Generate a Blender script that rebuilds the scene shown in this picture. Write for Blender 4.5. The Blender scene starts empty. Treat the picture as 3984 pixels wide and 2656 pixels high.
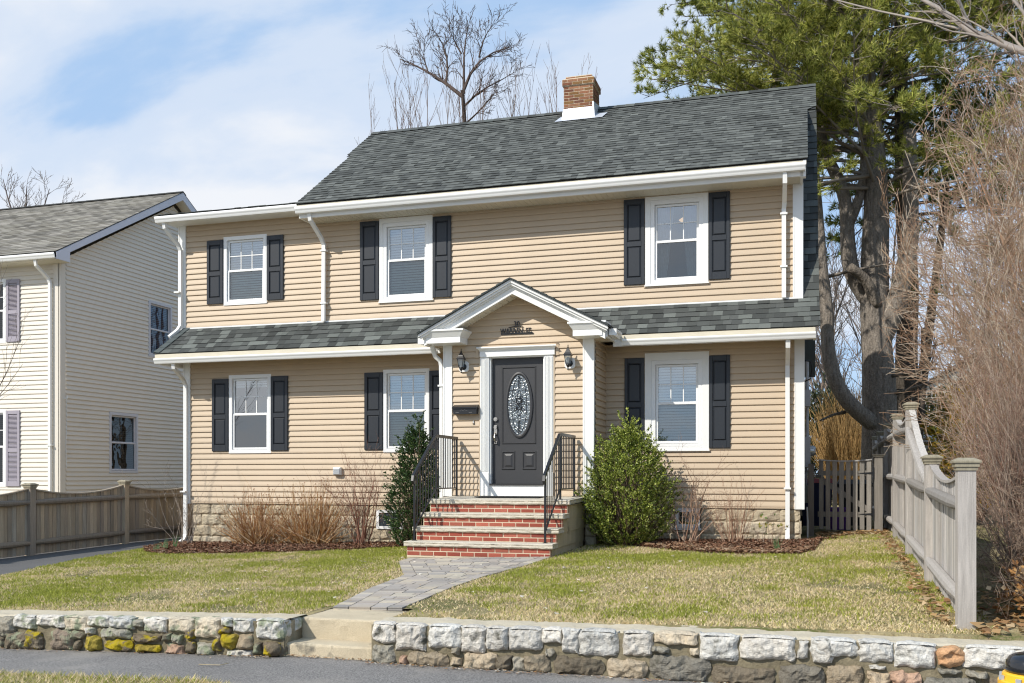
import bpy, math, random
import numpy as np
from mathutils import Vector, noise as mnoise

# ------------------------------------------------------------------ camera, sky, sun, exposure
S = bpy.context.scene
COL = S.collection
R = math.radians
cam_d = bpy.data.cameras.new('camera')
cam = bpy.data.objects.new('camera', cam_d)
COL.objects.link(cam)
cam.location = (0, 0, 1.13)
cam.rotation_euler = (R(90), 0, R(16.7))
cam_d.sensor_width = 36
cam_d.lens = 3792 / 3984 * 36
cam_d.shift_y = 522 / 3984
cam_d.clip_end = 2000
S.camera = cam

SUN = Vector((.68, 1.0, -1.0)).normalized()          # direction the light travels
ELEV = math.asin(-SUN.z)
ROT = math.atan2(-SUN.x, -SUN.y)
W = bpy.data.worlds.new('World')
S.world = W
W.use_nodes = True
nt = W.node_tree
nt.nodes.clear()
def N(tree, typ, **kw):
    n = tree.nodes.new(typ)
    for k, v in kw.items():
        if k.startswith('i_'):
            n.inputs[k[2:].replace('_', ' ')].default_value = v
        else:
            setattr(n, k, v)
    return n
def mixc(tree, fac, a, b, blend='MIX'):
    m = tree.nodes.new('ShaderNodeMix'); m.data_type = 'RGBA'; m.blend_type = blend
    for s, v in ((m.inputs[0], fac), (m.inputs[6], a), (m.inputs[7], b)):
        if isinstance(v, (int, float)): s.default_value = v
        elif isinstance(v, tuple): s.default_value = v if len(v) == 4 else (*v, 1)
        else: tree.links.new(v, s)
    return m.outputs[2]
def math_n(tree, op, a, b=None, c=None, clamp=False):
    m = tree.nodes.new('ShaderNodeMath'); m.operation = op; m.use_clamp = clamp
    for s, v in zip(m.inputs, (a, b, c)):
        if v is None: continue
        if isinstance(v, (int, float)): s.default_value = v
        else: tree.links.new(v, s)
    return m.outputs[0]
def ramp(tree, fac, stops, interp='LINEAR'):
    r = tree.nodes.new('ShaderNodeValToRGB'); r.color_ramp.interpolation = interp
    el = r.color_ramp.elements
    while len(el) < len(stops): el.new(.5)
    for e, (p, c) in zip(el, stops):
        e.position = p
        e.color = (c, c, c, 1) if isinstance(c, (int, float)) else (*c, 1)
    tree.links.new(fac, r.inputs[0])
    return r.outputs[0]
SKY_STR = .1
sky = N(nt, 'ShaderNodeTexSky', sky_type='NISHITA', sun_disc=False)
sky.sun_elevation = ELEV; sky.sun_rotation = ROT; sky.air_density = 1.0; sky.dust_density = .6; sky.ozone_density = 1.4
tc = N(nt, 'ShaderNodeTexCoord')
sep = N(nt, 'ShaderNodeSeparateXYZ'); nt.links.new(tc.outputs['Generated'], sep.inputs[0])
zz = math_n(nt, 'ADD', math_n(nt, 'MAXIMUM', sep.outputs[2], 0.0), .35)
cx_ = math_n(nt, 'DIVIDE', sep.outputs[0], zz); cy_ = math_n(nt, 'DIVIDE', sep.outputs[1], zz)
cmb = N(nt, 'ShaderNodeCombineXYZ'); nt.links.new(cx_, cmb.inputs[0]); nt.links.new(cy_, cmb.inputs[1])
cl1 = N(nt, 'ShaderNodeTexNoise', noise_dimensions='3D'); cl1.inputs['Scale'].default_value = 2.1; cl1.inputs['Detail'].default_value = 8; cl1.inputs['Roughness'].default_value = .52; cl1.inputs['Distortion'].default_value = .25
mp = N(nt, 'ShaderNodeMapping'); mp.inputs['Scale'].default_value = (.85, 1.5, 1); mp.inputs['Location'].default_value = (4.3, 2.55, 0)
nt.links.new(cmb.outputs[0], mp.inputs[0]); nt.links.new(mp.outputs[0], cl1.inputs['Vector'])
# more cloud to the west (left), thinner to the north-east
bias = math_n(nt, 'MULTIPLY', sep.outputs[0], -.24)
dens = math_n(nt, 'ADD', cl1.outputs['Fac'], bias)
dens = math_n(nt, 'ADD', dens, math_n(nt, 'MULTIPLY', math_n(nt, 'SUBTRACT', .35, sep.outputs[2]), .22))
cloud = ramp(nt, dens, [(.47, 0.0), (.60, .5), (.76, .95)], 'EASE')
skyc = mixc(nt, .76, sky.outputs[0], (5.0, 7.2, 10.4))
skyc = mixc(nt, cloud, skyc, (9.0, 9.2, 9.6))
bg = N(nt, 'ShaderNodeBackground'); bg.inputs[1].default_value = SKY_STR
nt.links.new(skyc, bg.inputs[0])
wo = N(nt, 'ShaderNodeOutputWorld'); nt.links.new(bg.outputs[0], wo.inputs[0])

sd = bpy.data.lights.new('sun', 'SUN'); sd.energy = 4.3; sd.angle = R(.5); sd.color = (1, .945, .85)
so = bpy.data.objects.new('sun', sd); COL.objects.link(so)
so.rotation_euler = SUN.to_track_quat('-Z', 'Y').to_euler()
so.location = (-10, -20, 20)
S.view_settings.view_transform = 'Standard'
S.view_settings.look = 'None'
S.view_settings.exposure = .02
S.view_settings.gamma = 1
S.render.engine = 'CYCLES'
S.cycles.filter_width = 1.15; S.cycles.max_bounces = 6; S.cycles.transparent_max_bounces = 8; S.cycles.caustics_reflective = False; S.cycles.caustics_refractive = False

# ------------------------------------------------------------------ helpers
rnd = random.Random(7)
def hx(r, g, b):
    f = lambda c: (c / 255 / 12.92) if c <= 10 else ((c / 255 + .055) / 1.055) ** 2.4
    return (f(r), f(g), f(b))
def jit(c, a, r=rnd):
    k = 1 + r.uniform(-a, a); h = r.uniform(-a, a) * .2
    return (max(0, c[0] * (k + h)), max(0, c[1] * k), max(0, c[2] * (k - h)))

def material(name, base=(.5, .5, .5), rough=.6, attr=False, var=0., vscale=3., vstretch=(1, 1, 1), bump=0., bscale=40., bstretch=(1, 1, 1),
             spec=.5, metal=0., dirt=None, dscale=1.2, dthr=(.55, .7), fine=0., fscale=60., trans=0., coat=0., emit=0.):
    m = bpy.data.materials.new(name); m.use_nodes = True
    t = m.node_tree; b = t.nodes['Principled BSDF']
    if attr:
        a = N(t, 'ShaderNodeAttribute', attribute_name='Col'); col = a.outputs['Color']
    else:
        rgb = N(t, 'ShaderNodeRGB'); rgb.outputs[0].default_value = (*base, 1); col = rgb.outputs[0]
    co = N(t, 'ShaderNodeNewGeometry')
    def nz(scale, stretch, detail=4):
        mpn = N(t, 'ShaderNodeMapping'); mpn.inputs['Scale'].default_value = stretch
        t.links.new(co.outputs['Position'], mpn.inputs[0])
        n = N(t, 'ShaderNodeTexNoise'); n.inputs['Scale'].default_value = scale; n.inputs['Detail'].default_value = detail; n.inputs['Roughness'].default_value = .6
        t.links.new(mpn.outputs[0], n.inputs['Vector'])
        return n.outputs['Fac']
    if var:
        f = math_n(t, 'MULTIPLY_ADD', math_n(t, 'SUBTRACT', nz(vscale, vstretch), .5), var * 2.6, 1.0)
        col = mixc(t, 1.0, col, f, 'MULTIPLY')
    if fine:
        f = math_n(t, 'MULTIPLY_ADD', math_n(t, 'SUBTRACT', nz(fscale, (1, 1, 1), 2), .5), fine * 3.2, 1.0)
        col = mixc(t, 1.0, col, f, 'MULTIPLY')
    if dirt:
        f = ramp(t, nz(dscale, (1, 1, 1), 8), [(dthr[0], 0.), (dthr[1], 1.)])
        col = mixc(t, f, col, (*dirt, 1))
    t.links.new(col, b.inputs['Base Color'])
    b.inputs['Roughness'].default_value = rough
    b.inputs['Metallic'].default_value = metal
    b.inputs['Specular IOR Level'].default_value = spec
    b.inputs['Coat Weight'].default_value = coat
    if emit:
        t.links.new(col, b.inputs['Emission Color']); b.inputs['Emission Strength'].default_value = emit
    if bump:
        bn = N(t, 'ShaderNodeBump'); bn.inputs['Strength'].default_value = 1; bn.inputs['Distance'].default_value = bump
        t.links.new(nz(bscale, bstretch, 5), bn.inputs['Height']); t.links.new(bn.outputs[0], b.inputs['Normal'])
    if trans:
        tr = N(t, 'ShaderNodeBsdfTranslucent'); t.links.new(col, tr.inputs[0])
        mx = N(t, 'ShaderNodeMixShader'); mx.inputs[0].default_value = trans
        t.links.new(b.outputs[0], mx.inputs[1]); t.links.new(tr.outputs[0], mx.inputs[2])
        t.links.new(mx.outputs[0], t.nodes['Material Output'].inputs[0])
    return m

def glass_mat(name, tint=(1, 1, 1), refl=.22, rough=0., wavy=0.):
    m = bpy.data.materials.new(name); m.use_nodes = True; t = m.node_tree; t.nodes.clear()
    tr = N(t, 'ShaderNodeBsdfTransparent'); tr.inputs[0].default_value = (*tint, 1)
    gl = N(t, 'ShaderNodeBsdfGlossy'); gl.inputs['Roughness'].default_value = rough; gl.inputs[0].default_value = (.95, .98, 1, 1)
    fr = N(t, 'ShaderNodeFresnel'); fr.inputs[0].default_value = 1.5
    f = math_n(t, 'ADD', fr.outputs[0], refl, clamp=True)
    mx = N(t, 'ShaderNodeMixShader'); t.links.new(f, mx.inputs[0]); t.links.new(tr.outputs[0], mx.inputs[1]); t.links.new(gl.outputs[0], mx.inputs[2])
    if wavy:
        co = N(t, 'ShaderNodeNewGeometry'); n = N(t, 'ShaderNodeTexNoise'); n.inputs['Scale'].default_value = 2.2 if wavy < .01 else 40
        t.links.new(co.outputs['Position'], n.inputs['Vector'])
        bn = N(t, 'ShaderNodeBump'); bn.inputs['Distance'].default_value = wavy; t.links.new(n.outputs['Fac'], bn.inputs['Height']); t.links.new(bn.outputs[0], gl.inputs['Normal'])
    o = N(t, 'ShaderNodeOutputMaterial'); t.links.new(mx.outputs[0], o.inputs[0])
    return m

class MB:
    """collects polygons and links them as one mesh object"""
    def __init__(s, M=None):
        s.v = []; s.f = []; s.c = []; s.M = M; s.col = (.5, .5, .5)
    def P(s, p):
        return s.M(*p) if s.M else tuple(p)
    def poly(s, pts, col=None):
        n = len(s.v)
        s.v.extend(s.P(p) for p in pts); s.f.append(tuple(range(n, n + len(pts)))); s.c.append(col or s.col)
    def hexa(s, p, col=None):           # 8 points: bottom 4 then top 4
        n = len(s.v); s.v.extend(s.P(q) for q in p)
        for f in ((3, 2, 1, 0), (4, 5, 6, 7), (0, 1, 5, 4), (1, 2, 6, 5), (2, 3, 7, 6), (3, 0, 4, 7)):
            s.f.append(tuple(n + i for i in f)); s.c.append(col or s.col)
    def box(s, x0, x1, y0, y1, z0, z1, col=None):
        s.hexa([(x0, y0, z0), (x1, y0, z0), (x1, y1, z0), (x0, y1, z0), (x0, y0, z1), (x1, y0, z1), (x1, y1, z1), (x0, y1, z1)], col)
    def bevbox(s, x0, x1, y0, y1, z0, z1, b, col=None):   # front face (y0) bevelled
        s.hexa([(x0, y0 + b, z0), (x1, y0 + b, z0), (x1, y1, z0), (x0, y1, z0), (x0, y0 + b, z1), (x1, y0 + b, z1), (x1, y1, z1), (x0, y1, z1)], col)
        a = [(x0, y0 + b, z0), (x1, y0 + b, z0), (x1, y0 + b, z1), (x0, y0 + b, z1)]
        c = [(x0 + b, y0, z0 + b), (x1 - b, y0, z0 + b), (x1 - b, y0, z1 - b), (x0 + b, y0, z1 - b)]
        for i in range(4):
            j = (i + 1) % 4; s.poly([a[i], a[j], c[j], c[i]], col)
        s.poly(c, col)
    def sweepx(s, prof, x0, x1, col=None, m0=0., m1=0.):   # prof: closed list (y,z); ends can be mitred along y
        k = len(prof); n = len(s.v)
        y0 = min(p[0] for p in prof)
        s.v.extend(s.P((x0 + m0 * (p[0] - y0), p[0], p[1])) for p in prof)
        s.v.extend(s.P((x1 + m1 * (p[0] - y0), p[0], p[1])) for p in prof)
        for i in range(k):
            j = (i + 1) % k; s.f.append((n + i, n + j, n + k + j, n + k + i)); s.c.append(col or s.col)
        s.f.append(tuple(n + i for i in range(k))[::-1]); s.c.append(col or s.col)
        s.f.append(tuple(n + k + i for i in range(k))); s.c.append(col or s.col)
    def tube(s, pts, rad, sides=8, col=None, cap=True, rot=0., flat=1.):
        n0 = len(s.v); pts = [Vector(p) for p in pts]; k = len(pts)
        if not hasattr(rad, '__len__'): rad = [rad] * k
        up = Vector((0, 0, 1)); prev = None
        for i, p in enumerate(pts):
            d = (pts[min(i + 1, k - 1)] - pts[max(i - 1, 0)])
            if d.length < 1e-9: d = Vector((0, 0, 1))
            d.normalize()
            if prev is None:
                a = d.cross(up)
                if a.length < .1: a = d.cross(Vector((0, -1, 0)))
                a.normalize()
            else:
                a = prev - d * prev.dot(d)
                a = a.normalized() if a.length > 1e-6 else d.cross(up).normalized()
            prev = a; b = d.cross(a)
            for q in range(sides):
                t = rot + 2 * math.pi * q / sides
                s.v.append(s.P(p + (a * math.cos(t) + b * math.sin(t) * flat) * rad[i]))
        for i in range(k - 1):
            for q in range(sides):
                r_ = (q + 1) % sides; a = n0 + i * sides; b = a + sides
                s.f.append((a + q, a + r_, b + r_, b + q)); s.c.append(col or s.col)
        if cap:
            s.f.append(tuple(n0 + q for q in range(sides))[::-1]); s.c.append(col or s.col)
            s.f.append(tuple(n0 + (k - 1) * sides + q for q in range(sides))); s.c.append(col or s.col)
    def lathe(s, prof, c, n=20, col=None):    # prof (r,z)
        n0 = len(s.v); k = len(prof)
        for r_, z in prof:
            for q in range(n):
                t = 2 * math.pi * (q + .5) / n; s.v.append(s.P((c[0] + r_ * math.cos(t), c[1] + r_ * math.sin(t), c[2] + z)))
        for i in range(k - 1):
            for q in range(n):
                w = (q + 1) % n; a = n0 + i * n; b = a + n; s.f.append((a + q, a + w, b + w, b + q)); s.c.append(col or s.col)
        s.f.append(tuple(n0 + q for q in range(n))[::-1]); s.c.append(col or s.col)
        s.f.append(tuple(n0 + (k - 1) * n + q for q in range(n))); s.c.append(col or s.col)
    def stone(s, x0, x1, z0, z1, yf, dep, col, rd=.35, seed=0, n=9, amp=.02, power=3., fr=7.):
        w = (x1 - x0) / 2; h = (z1 - z0) / 2; cx = (x0 + x1) / 2; cz = (z0 + z1) / 2; n0 = len(s.v)
        for j in range(n):
            v = -1 + 2 * j / (n - 1)
            for i in range(n):
                u = -1 + 2 * i / (n - 1)
                px = u * math.sqrt(1 - rd * v * v / 2); pz = v * math.sqrt(1 - rd * u * u / 2)
                e = max(abs(u), abs(v)); d = e ** power
                q = Vector(((cx + px * w) * fr, seed * 3.7, (cz + pz * h) * fr))
                nv = mnoise.noise_vector(q) + .6 * mnoise.noise_vector(q * 2.7)
                s.v.append(s.P((cx + px * w + nv.x * amp * .9, yf + dep * d * .8 + nv.y * amp * (1.3 - d * .5), cz + pz * h + nv.z * amp * .8)))
        for j in range(n - 1):
            for i in range(n - 1):
                a = n0 + j * n + i; s.f.append((a, a + 1, a + n + 1, a + n)); s.c.append(col)
        ring = [n0 + i for i in range(n)] + [n0 + j * n + n - 1 for j in range(1, n)] + [n0 + (n - 1) * n + i for i in range(n - 2, -1, -1)] + [n0 + j * n for j in range(n - 2, 0, -1)]
        m0 = len(s.v)
        for q in ring:
            p = s.v[q]; s.v.append((p[0], p[1] + dep, p[2]) if not s.M else p)
        k = len(ring)
        for i in range(k):
            j = (i + 1) % k; s.f.append((ring[j], ring[i], m0 + i, m0 + j)); s.c.append(col)
    def build(s, name, mat, parent=None, smooth=False, **tags):
        me = bpy.data.meshes.new(name)
        off = root_loc(parent)
        v = np.array(s.v, dtype=np.float64).reshape(-1, 3) - off
        me.from_pydata(v.tolist(), [], s.f)
        at = me.attributes.new('Col', 'FLOAT_COLOR', 'FACE')
        c = np.ones((len(s.c), 4), np.float32); c[:, :3] = np.array(s.c, np.float32).reshape(-1, 3)
        at.data.foreach_set('color', c.ravel())
        if smooth: me.polygons.foreach_set('use_smooth', np.ones(len(me.polygons), bool))
        me.materials.append(mat); me.update()
        o = bpy.data.objects.new(name, me); COL.objects.link(o)
        if parent: o.parent = parent
        for k, val in tags.items():
            if val: o[k] = val
        return o
def root_loc(p):
    if p is None: return np.zeros(3)
    while p.parent: p = p.parent
    return np.array(p.location)
def thing(name, label, cat, loc=(0, 0, 0), group=None):
    o = bpy.data.objects.new(name, None); COL.objects.link(o); o.location = loc; o.empty_display_size = .2
    o['label'] = label; o['category'] = cat
    if group: o['group'] = group
    return o
def tris_obj(name, V, C, mat, parent=None, quad=False, **tags):
    """V: (n,k,3) separate faces, C: (n,3)"""
    k = V.shape[1]; n = V.shape[0]; off = root_loc(parent)
    me = bpy.data.meshes.new(name)
    me.vertices.add(n * k); me.vertices.foreach_set('co', (V.reshape(-1, 3) - off).astype(np.float32).ravel())
    me.loops.add(n * k); me.loops.foreach_set('vertex_index', np.arange(n * k, dtype=np.int32))
    me.polygons.add(n); me.polygons.foreach_set('loop_start', np.arange(n, dtype=np.int32) * k)
    me.update(calc_edges=True); me.validate()
    at = me.attributes.new('Col', 'FLOAT_COLOR', 'FACE')
    c = np.ones((n, 4), np.float32); c[:, :3] = C; at.data.foreach_set('color', c.ravel())
    me.materials.append(mat)
    o = bpy.data.objects.new(name, me); COL.objects.link(o)
    if parent: o.parent = parent
    for q, val in tags.items():
        if val: o[q] = val
    return o

# ------------------------------------------------------------------ materials
M_siding = material('tan vinyl siding', (.535, .42, .295), .55, var=.055, vscale=1.6, vstretch=(1.4, 1, .35), dirt=(.44, .35, .25), dscale=.8, dthr=(.62, .9), fine=.02, fscale=220, bump=.0006, bscale=60, bstretch=(.3, 1, 2))
M_white = material('white aluminium trim', (.83, .83, .81), .42, var=.03, vscale=2.5)
M_vinyl = material('white vinyl window', (.86, .86, .85), .35, var=.02, vscale=5)
M_soffit = material('vented cream soffit', (.70, .66, .56), .6, var=.04)
M_cream = material('cream drip edge', (.66, .60, .47), .5, var=.08, vscale=4)
M_shingle = material('grey green asphalt shingles', attr=True, rough=.93, spec=.15, fine=.30, fscale=170, var=.07, vscale=1.5, bump=.004, bscale=220)
M_shing_n = material('brown grey weathered shingles', attr=True, rough=.95, spec=.12, fine=.22, fscale=150, var=.10, vscale=.8)
M_dark = material('dark flashing', (.02, .02, .022), .7)
M_shut = material('black grained shutter', (.022, .026, .033), .42, var=.10, vscale=9, vstretch=(6, 1, .8), bump=.0006, bscale=30, bstretch=(5, 1, .5), spec=.45)
M_glass = glass_mat('window glass', (.90, .96, .96), .30, wavy=.0015)
M_glass_low = glass_mat('screened window glass', (.58, .66, .64), .12, rough=.05, wavy=.0015)
M_glass_dk = glass_mat('dark window glass', (.30, .36, .40), .16, wavy=.0015)
M_blind = material('white blind slats', (.90, .92, .92), .5)
M_room = material('dim room', (.07, .068, .06), .9)
M_curt = material('lace curtain', (.75, .77, .80), .8, var=.2, vscale=14, trans=.4)
M_lampshade = material('warm glass ceiling lamp', (1, .62, .3), .4, emit=1.0)
M_door = material('charcoal door paint', (.040, .040, .043), .46, fine=.12, fscale=260, bump=.0006, bscale=200)
M_dglass = glass_mat('textured door glass', (.72, .80, .80), .22, rough=.22, wavy=.012)
M_lead = material('leaded came', (.05, .05, .055), .35, metal=.7)
M_satin = material('satin nickel', (.62, .57, .50), .28, metal=1.)
M_black = material('black iron paint', (.012, .013, .016), .35, spec=.5)
M_found = material('rock faced concrete block', attr=True, rough=.9, var=.16, vscale=5, fine=.16, fscale=70, bump=.010, bscale=45, spec=.2)
M_render = material('stained stucco', (.50, .43, .30), .9, var=.22, vscale=2.2, vstretch=(3, 3, .5), dirt=(.20, .175, .13), dscale=2.6, dthr=(.56, .72), bump=.006, bscale=50, fine=.12, spec=.2)
M_brick = material('red brick', attr=True, rough=.85, var=.10, vscale=7, fine=.16, fscale=90, bump=.004, bscale=80, dirt=(.50, .34, .30), dscale=5., dthr=(.66, .74), spec=.25)
M_mortar = material('pale mortar', (.66, .55, .40), .95, var=.1, vscale=8, bump=.003, bscale=120)
M_chbrick = material('brown chimney brick', attr=True, rough=.9, var=.16, vscale=9, fine=.25, fscale=70, bump=.005, bscale=70, spec=.2)
M_lime = material('rock faced limestone tread', (.56, .51, .42), .85, var=.10, vscale=4, fine=.12, fscale=90, bump=.010, bscale=38, spec=.25)
M_lead_fl = material('silver painted flashing', (.62, .64, .68), .42, metal=.35, var=.15, vscale=6, bump=.01, bscale=9)
M_wood = material('weathered cedar', attr=True, rough=.85, var=.36, vscale=5.5, vstretch=(8, 8, .5), fine=.14, fscale=120, bump=.003, bscale=26, bstretch=(5, 5, .35), spec=.2)
M_nsid = material('cream vinyl siding', (.72, .665, .58), .6, var=.05, vscale=.8, dirt=(.62, .56, .48), dscale=.9, dthr=(.60, .85))
M_ntrim = material('grey lilac trim', (.66, .66, .72), .5, var=.05)
M_nshut = material('faded mauve shutter', (.36, .33, .38), .6)
M_rock = material('field stone', attr=True, rough=.9, var=.22, vscale=7, fine=.28, fscale=55, bump=.018, bscale=34, spec=.2, dirt=(.10, .095, .075), dscale=9, dthr=(.57, .70))
M_moss = material('mossy field stone', attr=True, rough=.95, var=.25, vscale=7, fine=.3, fscale=55, bump=.016, bscale=30, spec=.1, dirt=(.36, .28, .02), dscale=7, dthr=(.50, .58))
M_lichen = material('lichened granite', attr=True, rough=.9, var=.2, vscale=8, fine=.3, fscale=50, bump=.016, bscale=32, spec=.15, dirt=(.26, .28, .19), dscale=7, dthr=(.50, .60))
M_wmort = material('wall mortar', (.21, .18, .12), .95, var=.35, vscale=9, fine=.2, fscale=60, bump=.014, bscale=26, spec=.1)
M_wcap = material('mortar wall cap', (.52, .46, .35), .95, var=.14, vscale=5, fine=.12, fscale=80, bump=.012, bscale=22, spec=.1)
M_conc = material('worn concrete step', (.53, .45, .32), .92, var=.14, vscale=3, fine=.32, fscale=130, bump=.004, bscale=150, dirt=(.17, .155, .125), dscale=4.5, dthr=(.60, .72), spec=.2)
M_asph = material('asphalt', (.215, .205, .195), .95, var=.14, vscale=1.2, fine=.75, fscale=75, bump=.008, bscale=110, spec=.2, dirt=(.34, .315, .28), dscale=1.1, dthr=(.52, .80))
M_drive = material('dark asphalt drive', (.13, .127, .125), .95, var=.14, vscale=1.5, fine=.3, fscale=95, bump=.005, bscale=160, spec=.2)
M_paver = material('grey concrete pavers', attr=True, rough=.9, var=.08, vscale=5, fine=.14, fscale=120, bump=.003, bscale=140, spec=.2)
M_sand = material('paver joint sand', (.13, .115, .095), .95, fine=.2)
M_grass = material('grass blades', attr=True, rough=.6, spec=.25, trans=.35)
M_mulch = material('bark mulch', attr=True, rough=.95, spec=.1, var=.2, vscale=20)
M_leafd = material('holly leaves', attr=True, rough=.38, spec=.5, trans=.18)
M_deadleaf = material('dead leaves', attr=True, rough=.8, spec=.2, trans=.25)
M_twig = material('twig bark', attr=True, rough=.85, spec=.15)
M_bark = material('pine bark', attr=True, rough=.95, var=.5, vscale=7, vstretch=(2.2, 2.2, .6), fine=.4, fscale=34, bump=.10, bscale=9, bstretch=(2.4, 2.4, .6), spec=.1)
M_needle = material('pine needles', attr=True, rough=.55, spec=.25, trans=.3)
M_meter = material('grey painted steel', (.42, .44, .46), .5, metal=.2, var=.05)
M_yellow = material('yellow hydrant paint', (.85, .46, .02), .4, var=.06, coat=.3)
M_hblack = material('glossy black paint', (.008, .009, .012), .16, spec=.6, coat=.4, var=.2)
M_plain = {}
def plain(name, c, rough=.6, **k):
    if name not in M_plain: M_plain[name] = material(name, c, rough, **k)
    return M_plain[name]
def ground_mat():
    m = material('ground soil and thatch', (.2, .18, .09), .95, spec=.1)
    t = m.node_tree; b = t.nodes['Principled BSDF']; co = N(t, 'ShaderNodeNewGeometry')
    def nz(s, d=4):
        n = N(t, 'ShaderNodeTexNoise'); n.inputs['Scale'].default_value = s; n.inputs['Detail'].default_value = d; t.links.new(co.outputs['Position'], n.inputs['Vector']); return n.outputs['Fac']
    a = mixc(t, ramp(t, nz(1.1), [(.42, 0.), (.6, 1.)]), (.12, .13, .045), (.40, .33, .19))
    a = mixc(t, ramp(t, nz(24), [(.45, 0.), (.6, 1.)]), a, (.26, .21, .12))
    t.links.new(a, b.inputs['Base Color'])
    bn = N(t, 'ShaderNodeBump'); bn.inputs['Distance'].default_value = .02; t.links.new(nz(60), bn.inputs['Height']); t.links.new(bn.outputs[0], b.inputs['Normal'])
    return m
M_ground = ground_mat()

# ------------------------------------------------------------------ terrain
GX = [-14, -7, -3.5, 0, 1.3, 4]; GY = [7.5, 10.5, 13, 16]
GZ = [[-.30, -.28, -.26, -.20], [-.165, -.14, -.11, -.09], [-.068, -.03, .0, .03], [-.01, .04, .08, .10], [.0, .09, .15, .20], [.03, .12, .2, .25]]
GXa = np.array(GX, float); GYa = np.array(GY, float); GZa = np.array(GZ)
def gz(x, y):
    x = np.clip(np.asarray(x, float), GX[0], GX[-1]); y = np.clip(np.asarray(y, float), GY[0], GY[-1])
    i = np.clip(np.searchsorted(GXa, x, side='right') - 1, 0, len(GX) - 2); j = np.clip(np.searchsorted(GYa, y, side='right') - 1, 0, len(GY) - 2)
    u = (x - GXa[i]) / (GXa[i + 1] - GXa[i]); v = (y - GYa[j]) / (GYa[j + 1] - GYa[j])
    return (GZa[i, j] * (1 - u) * (1 - v) + GZa[i + 1, j] * u * (1 - v) + GZa[i, j + 1] * (1 - u) * v + GZa[i + 1, j + 1] * u * v)
def g(x, y): return float(gz(x, y))
def lerp(tab, t):
    if t <= tab[0][0]: return tab[0][1]
    for (a, b), (c, d) in zip(tab, tab[1:]):
        if t <= c: return b + (d - b) * (t - a) / (c - a)
    return tab[-1][1]
STREET = lambda x: -.37 - max(0, min(1.0, (-4.2 - x) / 4)) * .11 + max(0, min(1., (x + 1) / 6)) * .03
DRV = [(7.4, -9.4), (10.5, -10.27), (13.1, -11.07), (15.2, -11.42), (40, -11.42)]       # lawn / drive edge: y -> x
BED = [(-11.5, 15.1), (-10.7, 14.1), (-10., 13.75), (-9.2, 13.9), (-8.3, 14.1), (-7.5, 14.6), (-6.6, 15.2), (-5.6, 15.35), (-3.4, 16.1), (-2.5, 15.0), (-1.6, 14.0), (-.8, 13.55), (-.1, 13.5), (.12, 14.1), (.28, 16.5), (1.3, 17.1)]
WLK_L = [(8.05, -4.13), (9.5, -4.42), (10.7, -4.55), (12.5, -5.40), (13., -5.43)]
WLK_R = [(8.05, -3.44), (9.6, -3.52), (10.6, -3.50), (11.9, -3.36), (13., -3.34)]

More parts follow.
